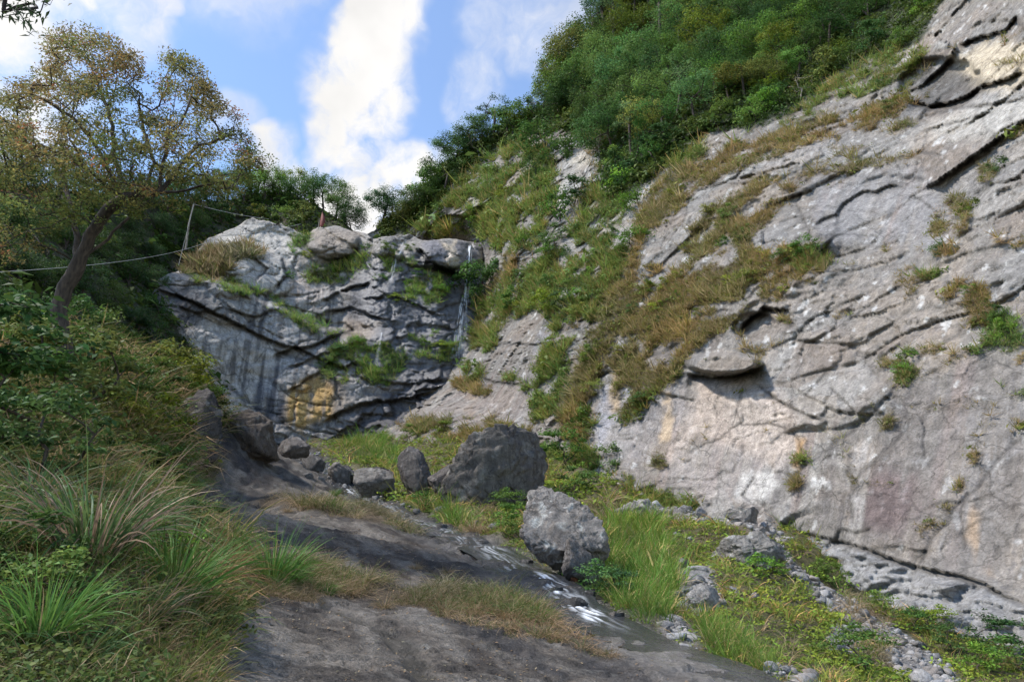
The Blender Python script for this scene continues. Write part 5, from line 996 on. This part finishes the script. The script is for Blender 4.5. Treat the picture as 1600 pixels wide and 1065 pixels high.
def fall_mat():
    m, N, L = nmat('falling_water'); out = N.new('ShaderNodeOutputMaterial'); b = N.new('ShaderNodeBsdfPrincipled'); b.inputs['Base Color'].default_value = (.82, .86, .9, 1); b.inputs['Roughness'].default_value = .5
    tr = N.new('ShaderNodeBsdfTransparent'); mx = N.new('ShaderNodeMixShader'); at = N.new('ShaderNodeAttribute'); at.attribute_name = 'foam'
    L.new(at.outputs['Fac'], mx.inputs[0]); L.new(tr.outputs[0], mx.inputs[1]); L.new(b.outputs[0], mx.inputs[2]); L.new(mx.outputs[0], out.inputs[0]); return m
M_FALL = fall_mat()
def waterfall(path, w0, w1, dens, seed, label):
    p = np.array(path, float); n = 160; t = np.linspace(0, 1, n); uu = np.interp(t, np.linspace(0, 1, len(p)), p[:, 0]); vv = np.interp(t, np.linspace(0, 1, len(p)), p[:, 1]); nb = 22; s = np.linspace(-1, 1, nb)
    W = (w0 + (w1 - w0) * t ** 1.3)[:, None] * s[None]; U = uu[:, None] + W; V = np.repeat(vv[:, None], nb, 1)
    Yc = np.array([BW.P[int(np.argmin((BW.u - a) ** 2 + (BW.v - b) ** 2)), 1] for a, b in zip(uu, vv)]); Yc = np.convolve(np.pad(Yc, 10, mode='edge'), np.ones(21) / 21, 'valid') - .3
    P = pts(U.ravel(), V.ravel(), np.repeat(Yc, nb) - .35 * np.cos(np.tile(s, n) * 1.5)); q = np.stack([P[:, 0] / .16, P[:, 1] * 0, P[:, 2] / 3.0], -1)
    f = fbm(q, 4, seed, .6); e = 1 - np.abs(np.tile(s, n)) ** 1.6; fade = np.repeat(sstep(0, .03, t) * (1 - .75 * t), nb); foam = np.clip(dens * .62 * e * fade * sstep(-.3, .5, f), 0, .8)
    o = mesh_np('waterfall', P, grid_faces(n, nb), M_FALL, attrs={'foam': foam}); tag(o, label, 'waterfall', 'threads of the waterfall')
waterfall([(735,382),(733,400),(731,425),(729,450),(722,480),(717,510),(714,540),(711,560)], 4, 19, 1.7, 631, 'main thin waterfall dropping over the smooth lip slab into the gully')
waterfall([(634,374),(626,392),(616,415),(611,440),(608,462)], 3, 9, .75, 632, 'second faint waterfall thread left of the dark cave at the lip')
waterfall([(597,518),(595,532),(592,548),(589,570)], 3, 6, .6, 633, 'short misty water thread low on the wet wall')

# ---- grasses of the floor --------------------------------------------------------------
def floor_cover(name, dens, n, protos, s0, s1, tcol, label, mat=M_GRASS, seed=1, ymax=78, dist=(8, .45, 3.0), lean=0):
    rr = rng_(seed); i = gpick(dens, n, rr, ymax); P = GR.P[i] + rr.normal(size=(n, 3)) * np.array([.03, .03, .004]) * P_sc(GR.P[i][:, 1])[:, None]; P[:, 2] = GR.h(P[:, 0], P[:, 1]) - .02
    b = fbm(P / 1.6, 3, seed + 3); h = fbm(P / 3.5, 3, seed + 6); t = np.array(tcol)[None] * (1 + .6 * b[:, None]) * (1 + .28 * h[:, None] * np.array([1.0, .1, -.3]))
    sc = rr.uniform(s0, s1, n) * np.clip(P[:, 1] / dist[0], dist[1], dist[2]) * (1 + .4 * b)
    merged(name, protos, P, sc, rr.uniform(0, 6.28, n), t, rr, label, mat, lean=rr.normal(size=(n, 3)) * np.array([.2, .2, 0]) + np.array([.15 * lean, -.1 * lean, 0]))
def P_sc(y): return np.clip(y / 8, .5, 3)
NEAR_TUFT = [tuft_proto(900 + k, n=14, L=.50, w=.014, seg=3, bend=1.0, spread=.9, base=(.065, .095, .026), dry=.3, dryc=(.20, .15, .085)) for k in range(5)]
NEAR_DRY = [tuft_proto(910 + k, n=14, L=.42, w=.011, seg=3, bend=1.5, spread=1.2, base=(.10, .11, .035), dry=.72, dryc=(.30, .235, .15)) for k in range(5)]
NEAR_LEAFY = [leafy_proto(920 + k, n=26, R=.26, leaf=.062, base=(.05, .08, .022), flat=1.0) for k in range(5)]
FERN = []
for k in range(4):       # arching fronds with rows of small leaflets
    rr = rng_(930 + k); parts = []
    for q in range(7):
        a = rr.uniform(0, 6.28); L = rr.uniform(.3, .5); t = np.linspace(.12, 1, 10); c = np.stack([np.cos(a) * t * L, np.sin(a) * t * L, .9 * L * t * (1.25 - t)], -1); sd = np.array([-np.sin(a), np.cos(a), 0]); w = (.085 * np.sin(np.pi * (.12 + .88 * (1 - t))) + .012)
        for s in (-1, 1):
            base_ = c; tip = c + s * sd * w[:, None] + np.array([np.cos(a), np.sin(a), 0]) * .03 - np.array([0, 0, .012]); fw = np.array([np.cos(a), np.sin(a), 0]) * .013
            V = np.stack([base_ - fw, (base_ + tip) / 2 - fw, tip, (base_ + tip) / 2 + fw], 1).reshape(-1, 3); parts.append((V, np.arange(len(V)).reshape(-1, 4), np.ones((len(V), 3)) * np.array([.065, .10, .03]) * rr.uniform(.8, 1.2)))
    FERN.append(join(parts))
vl = GR.veg_left; nearb = sstep(26, 14, GR.P[:, 1])
q_ = GR.P / np.array([1.5, 1.5, 1.5]); patchy = fbm(q_, 3, 950); pat2 = fbm(GR.P / 3.0, 3, 951)
floor_cover('bank_grass', vl * sstep(-.5, .1, patchy), 3900, NEAR_TUFT, .6, 1.4, (1.5, 1.35, 1.15), 'long green and brown grass covering the near left bank', seed=31, lean=1)
floor_cover('bank_dry_grass', vl * np.clip(sstep(-.1, .3, pat2) + .7 * sstep(9, 16, GR.P[:, 1]), 0, 1), 3000, NEAR_DRY, .6, 1.3, (1.15, 1.0, .95), 'dry brown grass between the shrubs of the left bank', seed=32, lean=1)
floor_cover('bank_undergrowth', vl * sstep(.2, -.2, patchy), 3800, NEAR_LEAFY, .7, 1.6, (1.55, 1.35, 1.0), 'leafy undergrowth of the left bank', mat=M_LEAF, seed=33)
floor_cover('bank_ferns', vl * sstep(0, .4, -pat2) * nearb, 550, FERN, .5, 1.3, (1.3, 1.4, 1.2), 'low ferns in the shade of the left bank', mat=M_LEAF, seed=34)
floor_cover('slab_dry_grass', GR.strip * sstep(-.15, .2, patchy + .3 * fbm(GR.P / .5, 3, 952)), 2500, NEAR_DRY, .5, 1.15, (1.05, 1.0, .95), 'dry straw-coloured grass in the cracks of the dark slab', seed=35, dist=(13, .4, 1.8))
floor_cover('slab_green_grass', GR.strip * sstep(.0, .4, patchy), 700, NEAR_TUFT, .5, 1.1, (1.1, 1.2, 1), 'green grass mixed into the dry grass of the slab', seed=36, dist=(13, .4, 1.8))
gu, gv = GR.u, GR.v
tall = np.max([sstep(-4, 6, poly_sd(gu, gv, p)) for p in [[(940,822),(1030,820),(1050,870),(1062,940),(1040,975),(985,968),(935,915)],[(1090,965),(1160,1000),(1215,1062),(1190,1075),(1110,1025)],[(520,695),(600,690),(625,715),(615,730),(560,725)],[(640,785),(700,795),(760,840),(700,815),(640,800)]]], 0) * GR.tal
yel = sstep(-10, 20, poly_sd(gu, gv, [(1150,900),(1250,890),(1340,960),(1400,1060),(1200,1060),(1100,980)]))
gd = np.clip(GR.green, 0, 1) * (gv > 640); TG = GR.P[:, 1]
floor_cover('creepers', gd * (1 - .8 * tall) * sstep(-.6, -.1, patchy), 8500, [leafy_proto(940 + k, n=14, R=.30, leaf=.10, base=(.085, .135, .026), flat=.55) for k in range(4)], .7, 1.5, (1.95, 1.7, 1.1), 'low leafy green creepers covering the scree slope', mat=M_LEAF, seed=37, dist=(20, .6, 2.4))
floor_cover('slope_grass', gd * sstep(-.3, .3, pat2 + .2), 3800, [tuft_proto(960 + k, n=12, L=.5, w=.032, seg=2, bend=1.0, base=(.09, .13, .032), dry=.22, dryc=(.27, .19, .10)) for k in range(4)], .5, 1.2, (1.8, 1.6, 1.2), 'green grass of the scree slope', seed=38, dist=(20, .6, 2.4))
floor_cover('tall_grass', tall, 1400, [tuft_proto(970 + k, n=15, L=.8, w=.026, seg=3, bend=.75, spread=.6, base=(.075, .14, .028), dry=.16, dryc=(.28, .23, .12)) for k in range(4)], .45, 1.2, (1.6, 1.5, 1.1), 'tall bright green grass beside the stream', seed=39, dist=(20, .7, 1.9))
dryp = np.max([sstep(-4, 6, poly_sd(gu, gv, p)) for p in [[(905,790),(960,785),(1010,830),(1000,880),(950,830),(930,830)],[(680,770),(720,770),(770,800),(770,835),(720,830)],[(1030,830),(1060,860),(1050,930),(1025,900)],[(1300,930),(1380,960),(1400,1030),(1330,1010)]]], 0) * GR.tal
floor_cover('dry_slope_grass', np.clip(dryp + .08 * gd, 0, 1), 1100, [tuft_proto(980 + k, n=14, L=.7, w=.024, seg=3, bend=1.6, spread=1.2, base=(.13, .12, .045), dry=.75, dryc=(.32, .235, .14)) for k in range(4)], .5, 1.1, (1, 1, 1), 'brown dry grass among the green of the scree slope', seed=40, dist=(20, .7, 2.2))

r = rng_(990); li = gpick(np.clip(GR.slabm - GR.veg_left, 0, 1) * (.25 + GR.strip + .6 * sstep(0, .4, fbm(GR.P / 1.2, 3, 991))), 2600, r, 26); lp = GR.P[li] + np.array([0, 0, .012]); lv_, lf_, lc_ = leaves_mesh(lp, .045 * np.clip(lp[:, 1] / 9, .7, 2), r, aspect=.5, up=3.0, base=(.24, .18, .11), var=.5)
tag(mesh_np('leaf_litter', lv_, lf_, M_GRASS, lc_, smooth=False), 'fallen tan leaves and chips scattered on the dark slab', kind='stuff')
# ---- single clumps and shrubs of the floor -------------------------------------------------
def clump(seed, n, L, w, bend, spread, base, dry, dryc, **k):
    o = mesh_np('blades', *(lambda q: (q[0], q[1]))(tuft_proto(seed, n=n, L=L, w=w, seg=7, bend=bend, spread=spread, base=base, dry=dry, dryc=dryc)), M_GRASS, tuft_proto(seed, n=n, L=L, w=w, seg=7, bend=bend, spread=spread, base=base, dry=dry, dryc=dryc)[2], smooth=False, link=False)
    me = o.data; bpy.data.objects.remove(o); return me
CL = {'pampas': clump(1001, 320, 1.55, .032, 1.15, .6, (.07, .125, .04), .34, (.28, .19, .13)), 'brown': clump(1002, 280, .9, .018, 1.3, .8, (.11, .13, .04), .6, (.33, .18, .09)), 'green': clump(1003, 300, .85, .019, .9, .75, (.09, .19, .035), .06, (.26, .20, .1)), 'wide': clump(1004, 120, 1.1, .034, 1.3, .9, (.07, .13, .045), .12, (.28, .22, .14)), 'drab': clump(1005, 240, .8, .011, 1.6, 1.1, (.12, .12, .045), .7, (.31, .215, .12))}
for u, v, kd, s, lab in [(135,885,'pampas',.82,'tall arching pampas-like clump with mixed green and dead blades on the left bank'),(205,860,'pampas',.6,'second arching clump just right of the tallest one'),(40,800,'wide',.9,'broad-bladed grass clump at the left edge'),(15,620,'wide',1.1,'broad green blades low beside the left tree'),(265,945,'green',1.2,'green long-bladed clump in front of the tallest clump'),
  (215,985,'pampas',.4,'low arching clump near the bottom of the left bank'),(325,925,'brown',1.1,'red-brown clump at the edge of the dark slab'),(355,945,'drab',.7,'pale drooping clump just right of the red-brown one'),(425,918,'green',1.35,'bright green clump growing from the slab crack'),(455,915,'green',.75,'smaller green clump leaning on the bright green one'),(510,930,'green',.42,'small green tuft beside dead blades in the slab crack'),
  (475,935,'drab',.5,'dead straw tuft under the green clumps of the slab crack'),(545,930,'drab',.5,'straw tuft at the right end of the slab crack'),(650,890,'drab',.45,'yellow feathery tuft alone on the brown slab mound'),(700,895,'drab',.42,'second yellow feathery tuft on the brown slab mound'),(345,805,'green',.5,'small green tuft on the middle slab step'),(450,800,'drab',.55,'straw tuft on the middle slab step'),
  (505,785,'drab',.6,'straw tuft near the upper stream'),(525,775,'green',.6,'green tuft at the upper stream edge'),(320,750,'drab',1.0,'olive hanging clump at the bend of the left bank'),(295,770,'green',.8,'green clump under the dark rock wedge'),(60,1010,'green',.8,'green grass clump at the bottom left corner'),(120,1040,'wide',.4,'broad-bladed tuft at the bottom left'),
  (740,830,'drab',1.1,'red-brown hanging grass clump on the stream bank'),(715,815,'drab',1.0,'straw clump behind the hanging brown one'),(690,960,'drab',.5,'straw tuft hanging over the near slab'),(800,985,'drab',.55,'straw tuft on the lower near slab'),(860,1000,'drab',.6,'lowest large straw tuft over the near slab'),(600,950,'drab',.5,'straw tuft where the near slab crest ends')]:
    p = hit(u, v); me = CL[kd]; o = bpy.data.objects.new('grass_clump', me); C.objects.link(o); o.location = p - np.array([0, 0, .03]); o.rotation_euler = (rnd.uniform(-.1, .1), rnd.uniform(-.1, .1), rnd.uniform(0, 6.28)); o.scale = (s, s, s); o.color = (*(np.array([1, 1, 1]) * rnd.uniform(.8, 1.1)), 1); tag(o, lab, 'grass', 'single grass clumps of the valley floor')
for u, v, s, tn, lab in [(30,700,.9,'dark green','dark shrub at the left edge under the tree'),(90,660,.85,'olive brown','olive shrub below the trunk of the big tree'),(150,640,.8,'mid green','green shrub right of the trunk foot'),(205,645,.75,'fresh green','bright green shrub in the middle of the left bank'),(235,690,.7,'yellow-green','yellow-green sapling shrub above the tall grass'),(180,700,.6,'olive brown','brown shrub behind the tall arching clump'),
  (285,615,1.0,'yellow-green','orange-tinged shrub on the crest of the left bank'),(250,605,1.0,'olive brown','brown shrub on the crest left of the orange-tinged one'),(310,640,.7,'fresh green','small bright shrub on the dark rock wedge'),(225,625,.9,'mid green','green shrub behind the crest of the left bank'),(330,670,.6,'olive brown','brown shrub on the face of the rock wedge'),(60,760,.5,'mid green','leafy shrub over the broad-bladed clump'),
  (250,760,.5,'mid green','leafy shrub beside the slab at the bank edge'),(280,850,.32,'mid green','small leafy shrub at the middle slab edge'),(240,880,.3,'fresh green','small fresh shrub near the slab'),(20,900,.3,'dark green','low dark shrub at the left edge'),(100,960,.28,'mid green','low fern-like shrub in the lower left'),(380,665,.5,'olive brown','dry bush on top of the broad brown rock'),(0,560,1.0,'mid green','tall shrub at the left edge behind the broad blades'),
  (60,590,.8,'fresh green','fresh green shrub at the foot of the big tree'),(120,600,.8,'dark green','dark shrub behind the foot of the big tree'),(-60,680,.9,'dark green','dark shrub just past the left edge'),
  (950,930,.38,'blue-green','round blue-green bush overhanging the lower cascade'),(965,938,.3,'blue-green','smaller blue-green bush beside the round one'),(1190,890,.42,'blue-green','round blue-green bush at the foot of the rounded grey boulder'),(1200,905,.35,'fresh green','yellowish bush below the rounded boulder'),(1280,900,.35,'mid green','green bush over the scree gully'),(1300,915,.4,'mid green','second green bush over the scree gully'),
  (1215,880,.3,'dark green','dark bush behind the rounded grey boulder'),(1430,985,.3,'dark green','dark bush right of the scree gully'),(1460,985,.32,'yellow-green','dry-topped bush under the overhanging slab'),(1490,1025,.32,'mid green','green bush low at the right'),(1560,1030,.4,'dark green','dark green bush in the lower right corner'),(1595,1050,.42,'dark green','darkest bush at the lower right edge'),(1530,1050,.36,'fresh green','fresh bush in the lower right corner'),(1350,1050,.4,'mid green','green bush at the bottom beside the gully'),(1370,955,.35,'mid green','small bush between gully and overhang'),
  (800,800,.5,'mid green','green shrub in the hollow below the largest boulder'),(815,845,.45,'mid green','green shrub upstream of the pale leaning boulder'),(790,830,.4,'fresh green','bright shrub at the bend of the stream'),(880,730,.9,'fresh green','bright bush in the grass right of the largest boulder'),(950,740,.8,'mid green','round green bush at the cliff foot'),(975,750,.7,'dark green','dark bush next to the round one at the cliff foot'),(900,770,.7,'dark green','dark bush above the pale leaning boulder'),(920,715,.8,'mid green','bush at the top of the grassy ramp'),
  (640,690,.8,'mid green','green bush on the rise under the ramp rock'),(700,690,.7,'yellow-green','yellow-green bush behind the largest boulder'),(420,680,.9,'mid green','bush at the wall foot left of the stream head'),(660,800,.4,'fresh green','bright plant under the pointed slab'),(730,725,.5,'yellow-green','yellowish shrub left of the largest boulder')]:
    p = hit(u, v); t = np.array(TINTS[tn]) * rnd.uniform(.9, 1.1) * (.85 if u < 400 else 1.0)  # left bank shrubs tinted darker, the shade of that bank in their colour
    plant('shrub', rnd.choice(BUSH), p - np.array([0, 0, .12]), s, rnd.uniform(0, 6.28), t, lab, 'shrub', 'shrubs of the valley floor', sz=s * .85)

# ---- the big tree on the left ------------------------------------------------------------
def big_tree():
    r = rng_(1100); Y0 = 18.0
    L_ = lambda *a: [pt(u, v, y) for u, v, y in a]
    paths = [L_((122,640,18),(112,590,18),(98,530,18),(90,485,18),(101,448,18),(124,408,17.9),(145,362,17.8),(168,330,17.6),(190,311,17.5),(216,304,17.2),(250,299,17),(275,300,16.8))]
    paths += [L_((128,404,17.9),(165,378,18.2),(190,348,18.5),(216,325,18.7),(243,306,18.9),(270,285,19.1),(300,265,19.3),(330,225,19.5))]
    paths += [L_((118,420,18),(119,380,18.6),(114,340,19),(104,300,19.4),(95,268,19.7),(70,235,20)), L_((190,311,17.5),(172,270,17.3),(152,235,17.2),(135,205,17),(108,180,16.8),(78,160,16.6)), L_((200,308,17.4),(185,275,17.8),(176,235,18.1),(176,190,18.3),(160,150,18.5),(142,105,18.6)),
              L_((195,310,17.5),(160,285,17),(125,255,16.6),(90,240,16.2),(60,225,16)), L_((250,299,17),(252,265,16.8),(262,215,16.6),(268,165,16.6),(280,128,16.6)), L_((262,215,16.6),(285,190,16.5),(298,150,16.4)), L_((250,299,17),(275,270,17.4),(300,235,17.7),(345,215,18)), L_((275,300,16.8),(310,292,16.6),(355,283,16.4),(385,270,16.2)), L_((216,304,17.2),(232,285,17.6),(240,250,17.9),(225,205,18.2),(215,160,18.4))]
    nodes, par = [], []
    for pa in paths:
        pa = np.array(pa); d = np.concatenate([[0], np.cumsum(np.linalg.norm(np.diff(pa, axis=0), axis=1))]); n = max(2, int(d[-1] / .3)); q = np.stack([np.interp(np.linspace(0, d[-1], n), d, pa[:, k]) for k in range(3)], -1); q[1:-1] += r.normal(size=(n - 2, 3)) * .02
        if not nodes: last = 0; nodes.append(q[0]); par.append(0); q = q[1:]
        else: last = int(np.argmin(np.linalg.norm(np.array(nodes) - q[0], axis=1))); q = q[1:]
        for x in q: nodes.append(x); par.append(last); last = len(nodes) - 1
    crown = [(-60,150),(0,125),(35,112),(55,75),(75,50),(118,34),(165,44),(215,72),(236,100),(232,118),(205,128),(226,150),(246,160),(252,130),(250,95),(262,78),(290,84),(318,100),(332,140),(345,158),(372,172),(385,205),(415,228),(424,250),(400,272),(375,288),(350,320),(300,325),(240,330),(170,345),(110,350),(60,390),(0,420),(-60,420)]
    U = r.uniform(-60, 425, 9000); V = r.uniform(30, 420, 9000); sd = poly_sd(U, V, crown); gap = noise3(np.stack([U / 42, V / 30, U * 0], -1), 1101); dens = np.where(gap < -.12, .10, 1.0) * np.where(V > 300, .45, 1) * np.where((U < 60) & (V < 130), .5, 1); ok = (sd > 2) & (r.random(9000) < dens); U, V = U[ok][:1200], V[ok][:1200]
    depth = np.sqrt(np.clip(sd[ok][:1200] / 100, .02, 1)); Yq = 17.8 + r.uniform(-1, 1, len(U)) * 3.3 * depth; A = pts(U, V, Yq)
    nodes, par, tips = grow(nodes, par, A, r, step=.28, sag=.2); (tv, tf, _), rad = skeleton_mesh(nodes, par, rtip=.0095, expo=2.35, rmax=.21, k=8)
    e = empty('autumn_tree', nodes[0], 'large spreading tree with thin olive and rust-brown foliage on the left bank', 'tree')
    e0 = np.array(nodes[0]); n_ = len(paths[0])
    mesh_np('trunk', tv - e0, tf, M_BARK, parent=e)
    out = []; hue = fbm(A / 2.0, 3, 1102); hue2 = noise3(A / .9, 1103)
    for k, a in enumerate(A):
        m = int(46 * r.uniform(.5, 1.5)); d = r.normal(size=(m, 3)); d /= np.linalg.norm(d, axis=1)[:, None]; c = a + d * r.random((m, 1)) ** .5 * np.array([.40, .40, .15]) + np.array([0, 0, -.05]); t = np.clip(.32 + .9 * hue[k] + .5 * hue2[k] + .0014 * (200 - V[k]), 0, 1)
        b = np.array([.15, .185, .045]) * (1 - t) + np.array([.26, .175, .07]) * t; 
        if r.random() < .05: b = np.array([.26, .11, .05])
        out.append(leaves_mesh(c, .095, r, aspect=.42, base=b * r.uniform(.75, 1.2), var=.35, hue=.3, up=.7))
    v, f, c = join(out); mesh_np('crown', v - e0, f, leaf_mat('autumn_leaves', .4, objcol=False), c, smooth=False, parent=e)
big_tree()
# branch of a nearer tree reaching in at the top left corner
def near_branch():
    r = rng_(1200); A = [pt(u, v, 4.2 + r.uniform(-.25, .25)) for u, v in [(10,-10),(30,0),(50,5),(65,0),(78,8),(40,12),(20,15),(5,20),(35,28),(48,35),(52,48),(60,25),(0,5),(-20,10),(70,-8),(15,-20),(-30,-30),(45,55),(30,-25),(58,12),(25,22),(-10,30),(38,4),(84,-4),(8,8),(46,20)]]
    tr = [pt(-220, -200, 4.6), pt(-120, -120, 4.5), pt(-50, -60, 4.3), pt(0, -25, 4.2)]
    nodes, par, tips = grow(tr, [0, 0, 1, 2], np.array(A), r, step=.05); (tv, tf, _), _ = skeleton_mesh(nodes, par, rtip=.0016, rmax=.03, k=5); e0 = np.array(nodes[0]); e = empty('overhanging_branch', e0, 'dark leafy branch hanging into view at the upper left corner', 'branch')
    mesh_np('twigs', tv - e0, tf, M_BARK, parent=e); out = []
    for n in nodes[4:]:
        m = 3; out.append(leaves_mesh(n + r.normal(size=(m, 3)) * .035, .062, r, aspect=.3, base=(.03, .055, .02), var=.3, droop=.8))
    v, f, c = join(out); mesh_np('leaves', v - e0, f, M_LEAF, c, smooth=False, parent=e)
near_branch()

# ---- cables, post and red board -------------------------------------------------------------
def metal(name, c, rough=.5):
    m, N, L = nmat(name); out = N.new('ShaderNodeOutputMaterial'); b = N.new('ShaderNodeBsdfPrincipled'); b.inputs['Roughness'].default_value = rough; L.new(b.outputs[0], out.inputs[0])
    n = N.new('ShaderNodeTexNoise'); n.inputs['Scale'].default_value = 3; n.inputs['Detail'].default_value = 5; r_ = N.new('ShaderNodeValToRGB'); r_.color_ramp.elements[0].color = (*[x * .7 for x in c], 1); r_.color_ramp.elements[1].color = (*c, 1); r_.color_ramp.elements[0].position = .35; r_.color_ramp.elements[1].position = .65
    L.new(n.outputs[0], r_.inputs[0]); L.new(r_.outputs[0], b.inputs['Base Color']); return m
M_ROPE = metal('rope', (.42, .42, .40)); M_RUST = metal('red_paint', (.19, .045, .035), .7)
def cable(a, b, sag, rad, label):
    a, b = np.array(a), np.array(b); t = np.linspace(0, 1, 40)[:, None]; p = a * (1 - t) + b * t; p[:, 2] -= (sag * 4 * t * (1 - t))[:, 0]; v, f, _ = tube(p - a, np.full(40, rad), 6); o = mesh_np('cable', v, f, M_ROPE); o.location = a; tag(o, label, 'cable', 'ropeway cables over the gorge')
cable(pt(-60, 428, 19), pt(345, 369, 72), .8, .015, 'long pale cable running across behind the big tree trunk')
cable(pt(303, 319, 62), pt(279, 414, 64), -.15, .035, 'thin pale line hanging down from the dead post')
cable(pt(303, 319, 62), pt(420, 342, 84), .2, .03, 'thin cable running from the dead post towards the red board'); cable(pt(345, 369, 72), pt(470, 350, 88), .2, .028, 'thin cable passing low over the pale buttress')
v, f, _ = tube([pt(290, 390, 63), pt(295, 350, 63), pt(303, 316, 62)], np.array([.11, .09, .06]), 7); o = mesh_np('post', v, f, M_PALEBARK); tag(o, 'weathered wooden post that carries the cables', 'post')
def board():
    b = pt(502, 354, 83.4); e = empty('pointed_board', b, 'narrow rust-red pointed board standing on the rounded lip boulder', 'board'); z = np.linspace(0, 1, 15); w = .52 * np.sin(np.pi * np.clip(z * .8 + .16, 0, 1)) ** .8 * (1 - z ** 4); H = 2.3
    V = []; 
    for zz, ww in zip(z, w): lf = -.22 + .2 * zz ** 3; V += [[lf, -.05, zz * H], [lf + ww * 1.25, -.05, zz * H], [lf + ww * 1.25, .05, zz * H], [lf, .05, zz * H]]
    V = np.array(V); i = np.arange(15 * 4).reshape(15, 4); F = np.stack([i[:-1], np.roll(i[:-1], -1, 1), np.roll(i[1:], -1, 1), i[1:]], -1).reshape(-1, 4)
    mesh_np('panel', V, F, M_RUST, smooth=False, parent=e); v, f, _ = tube([[-.42, .06, -.5], [-.36, .06, 1.2]], np.array([.05, .04]), 6); mesh_np('stake', v, f, M_PALEBARK, parent=e)
board()
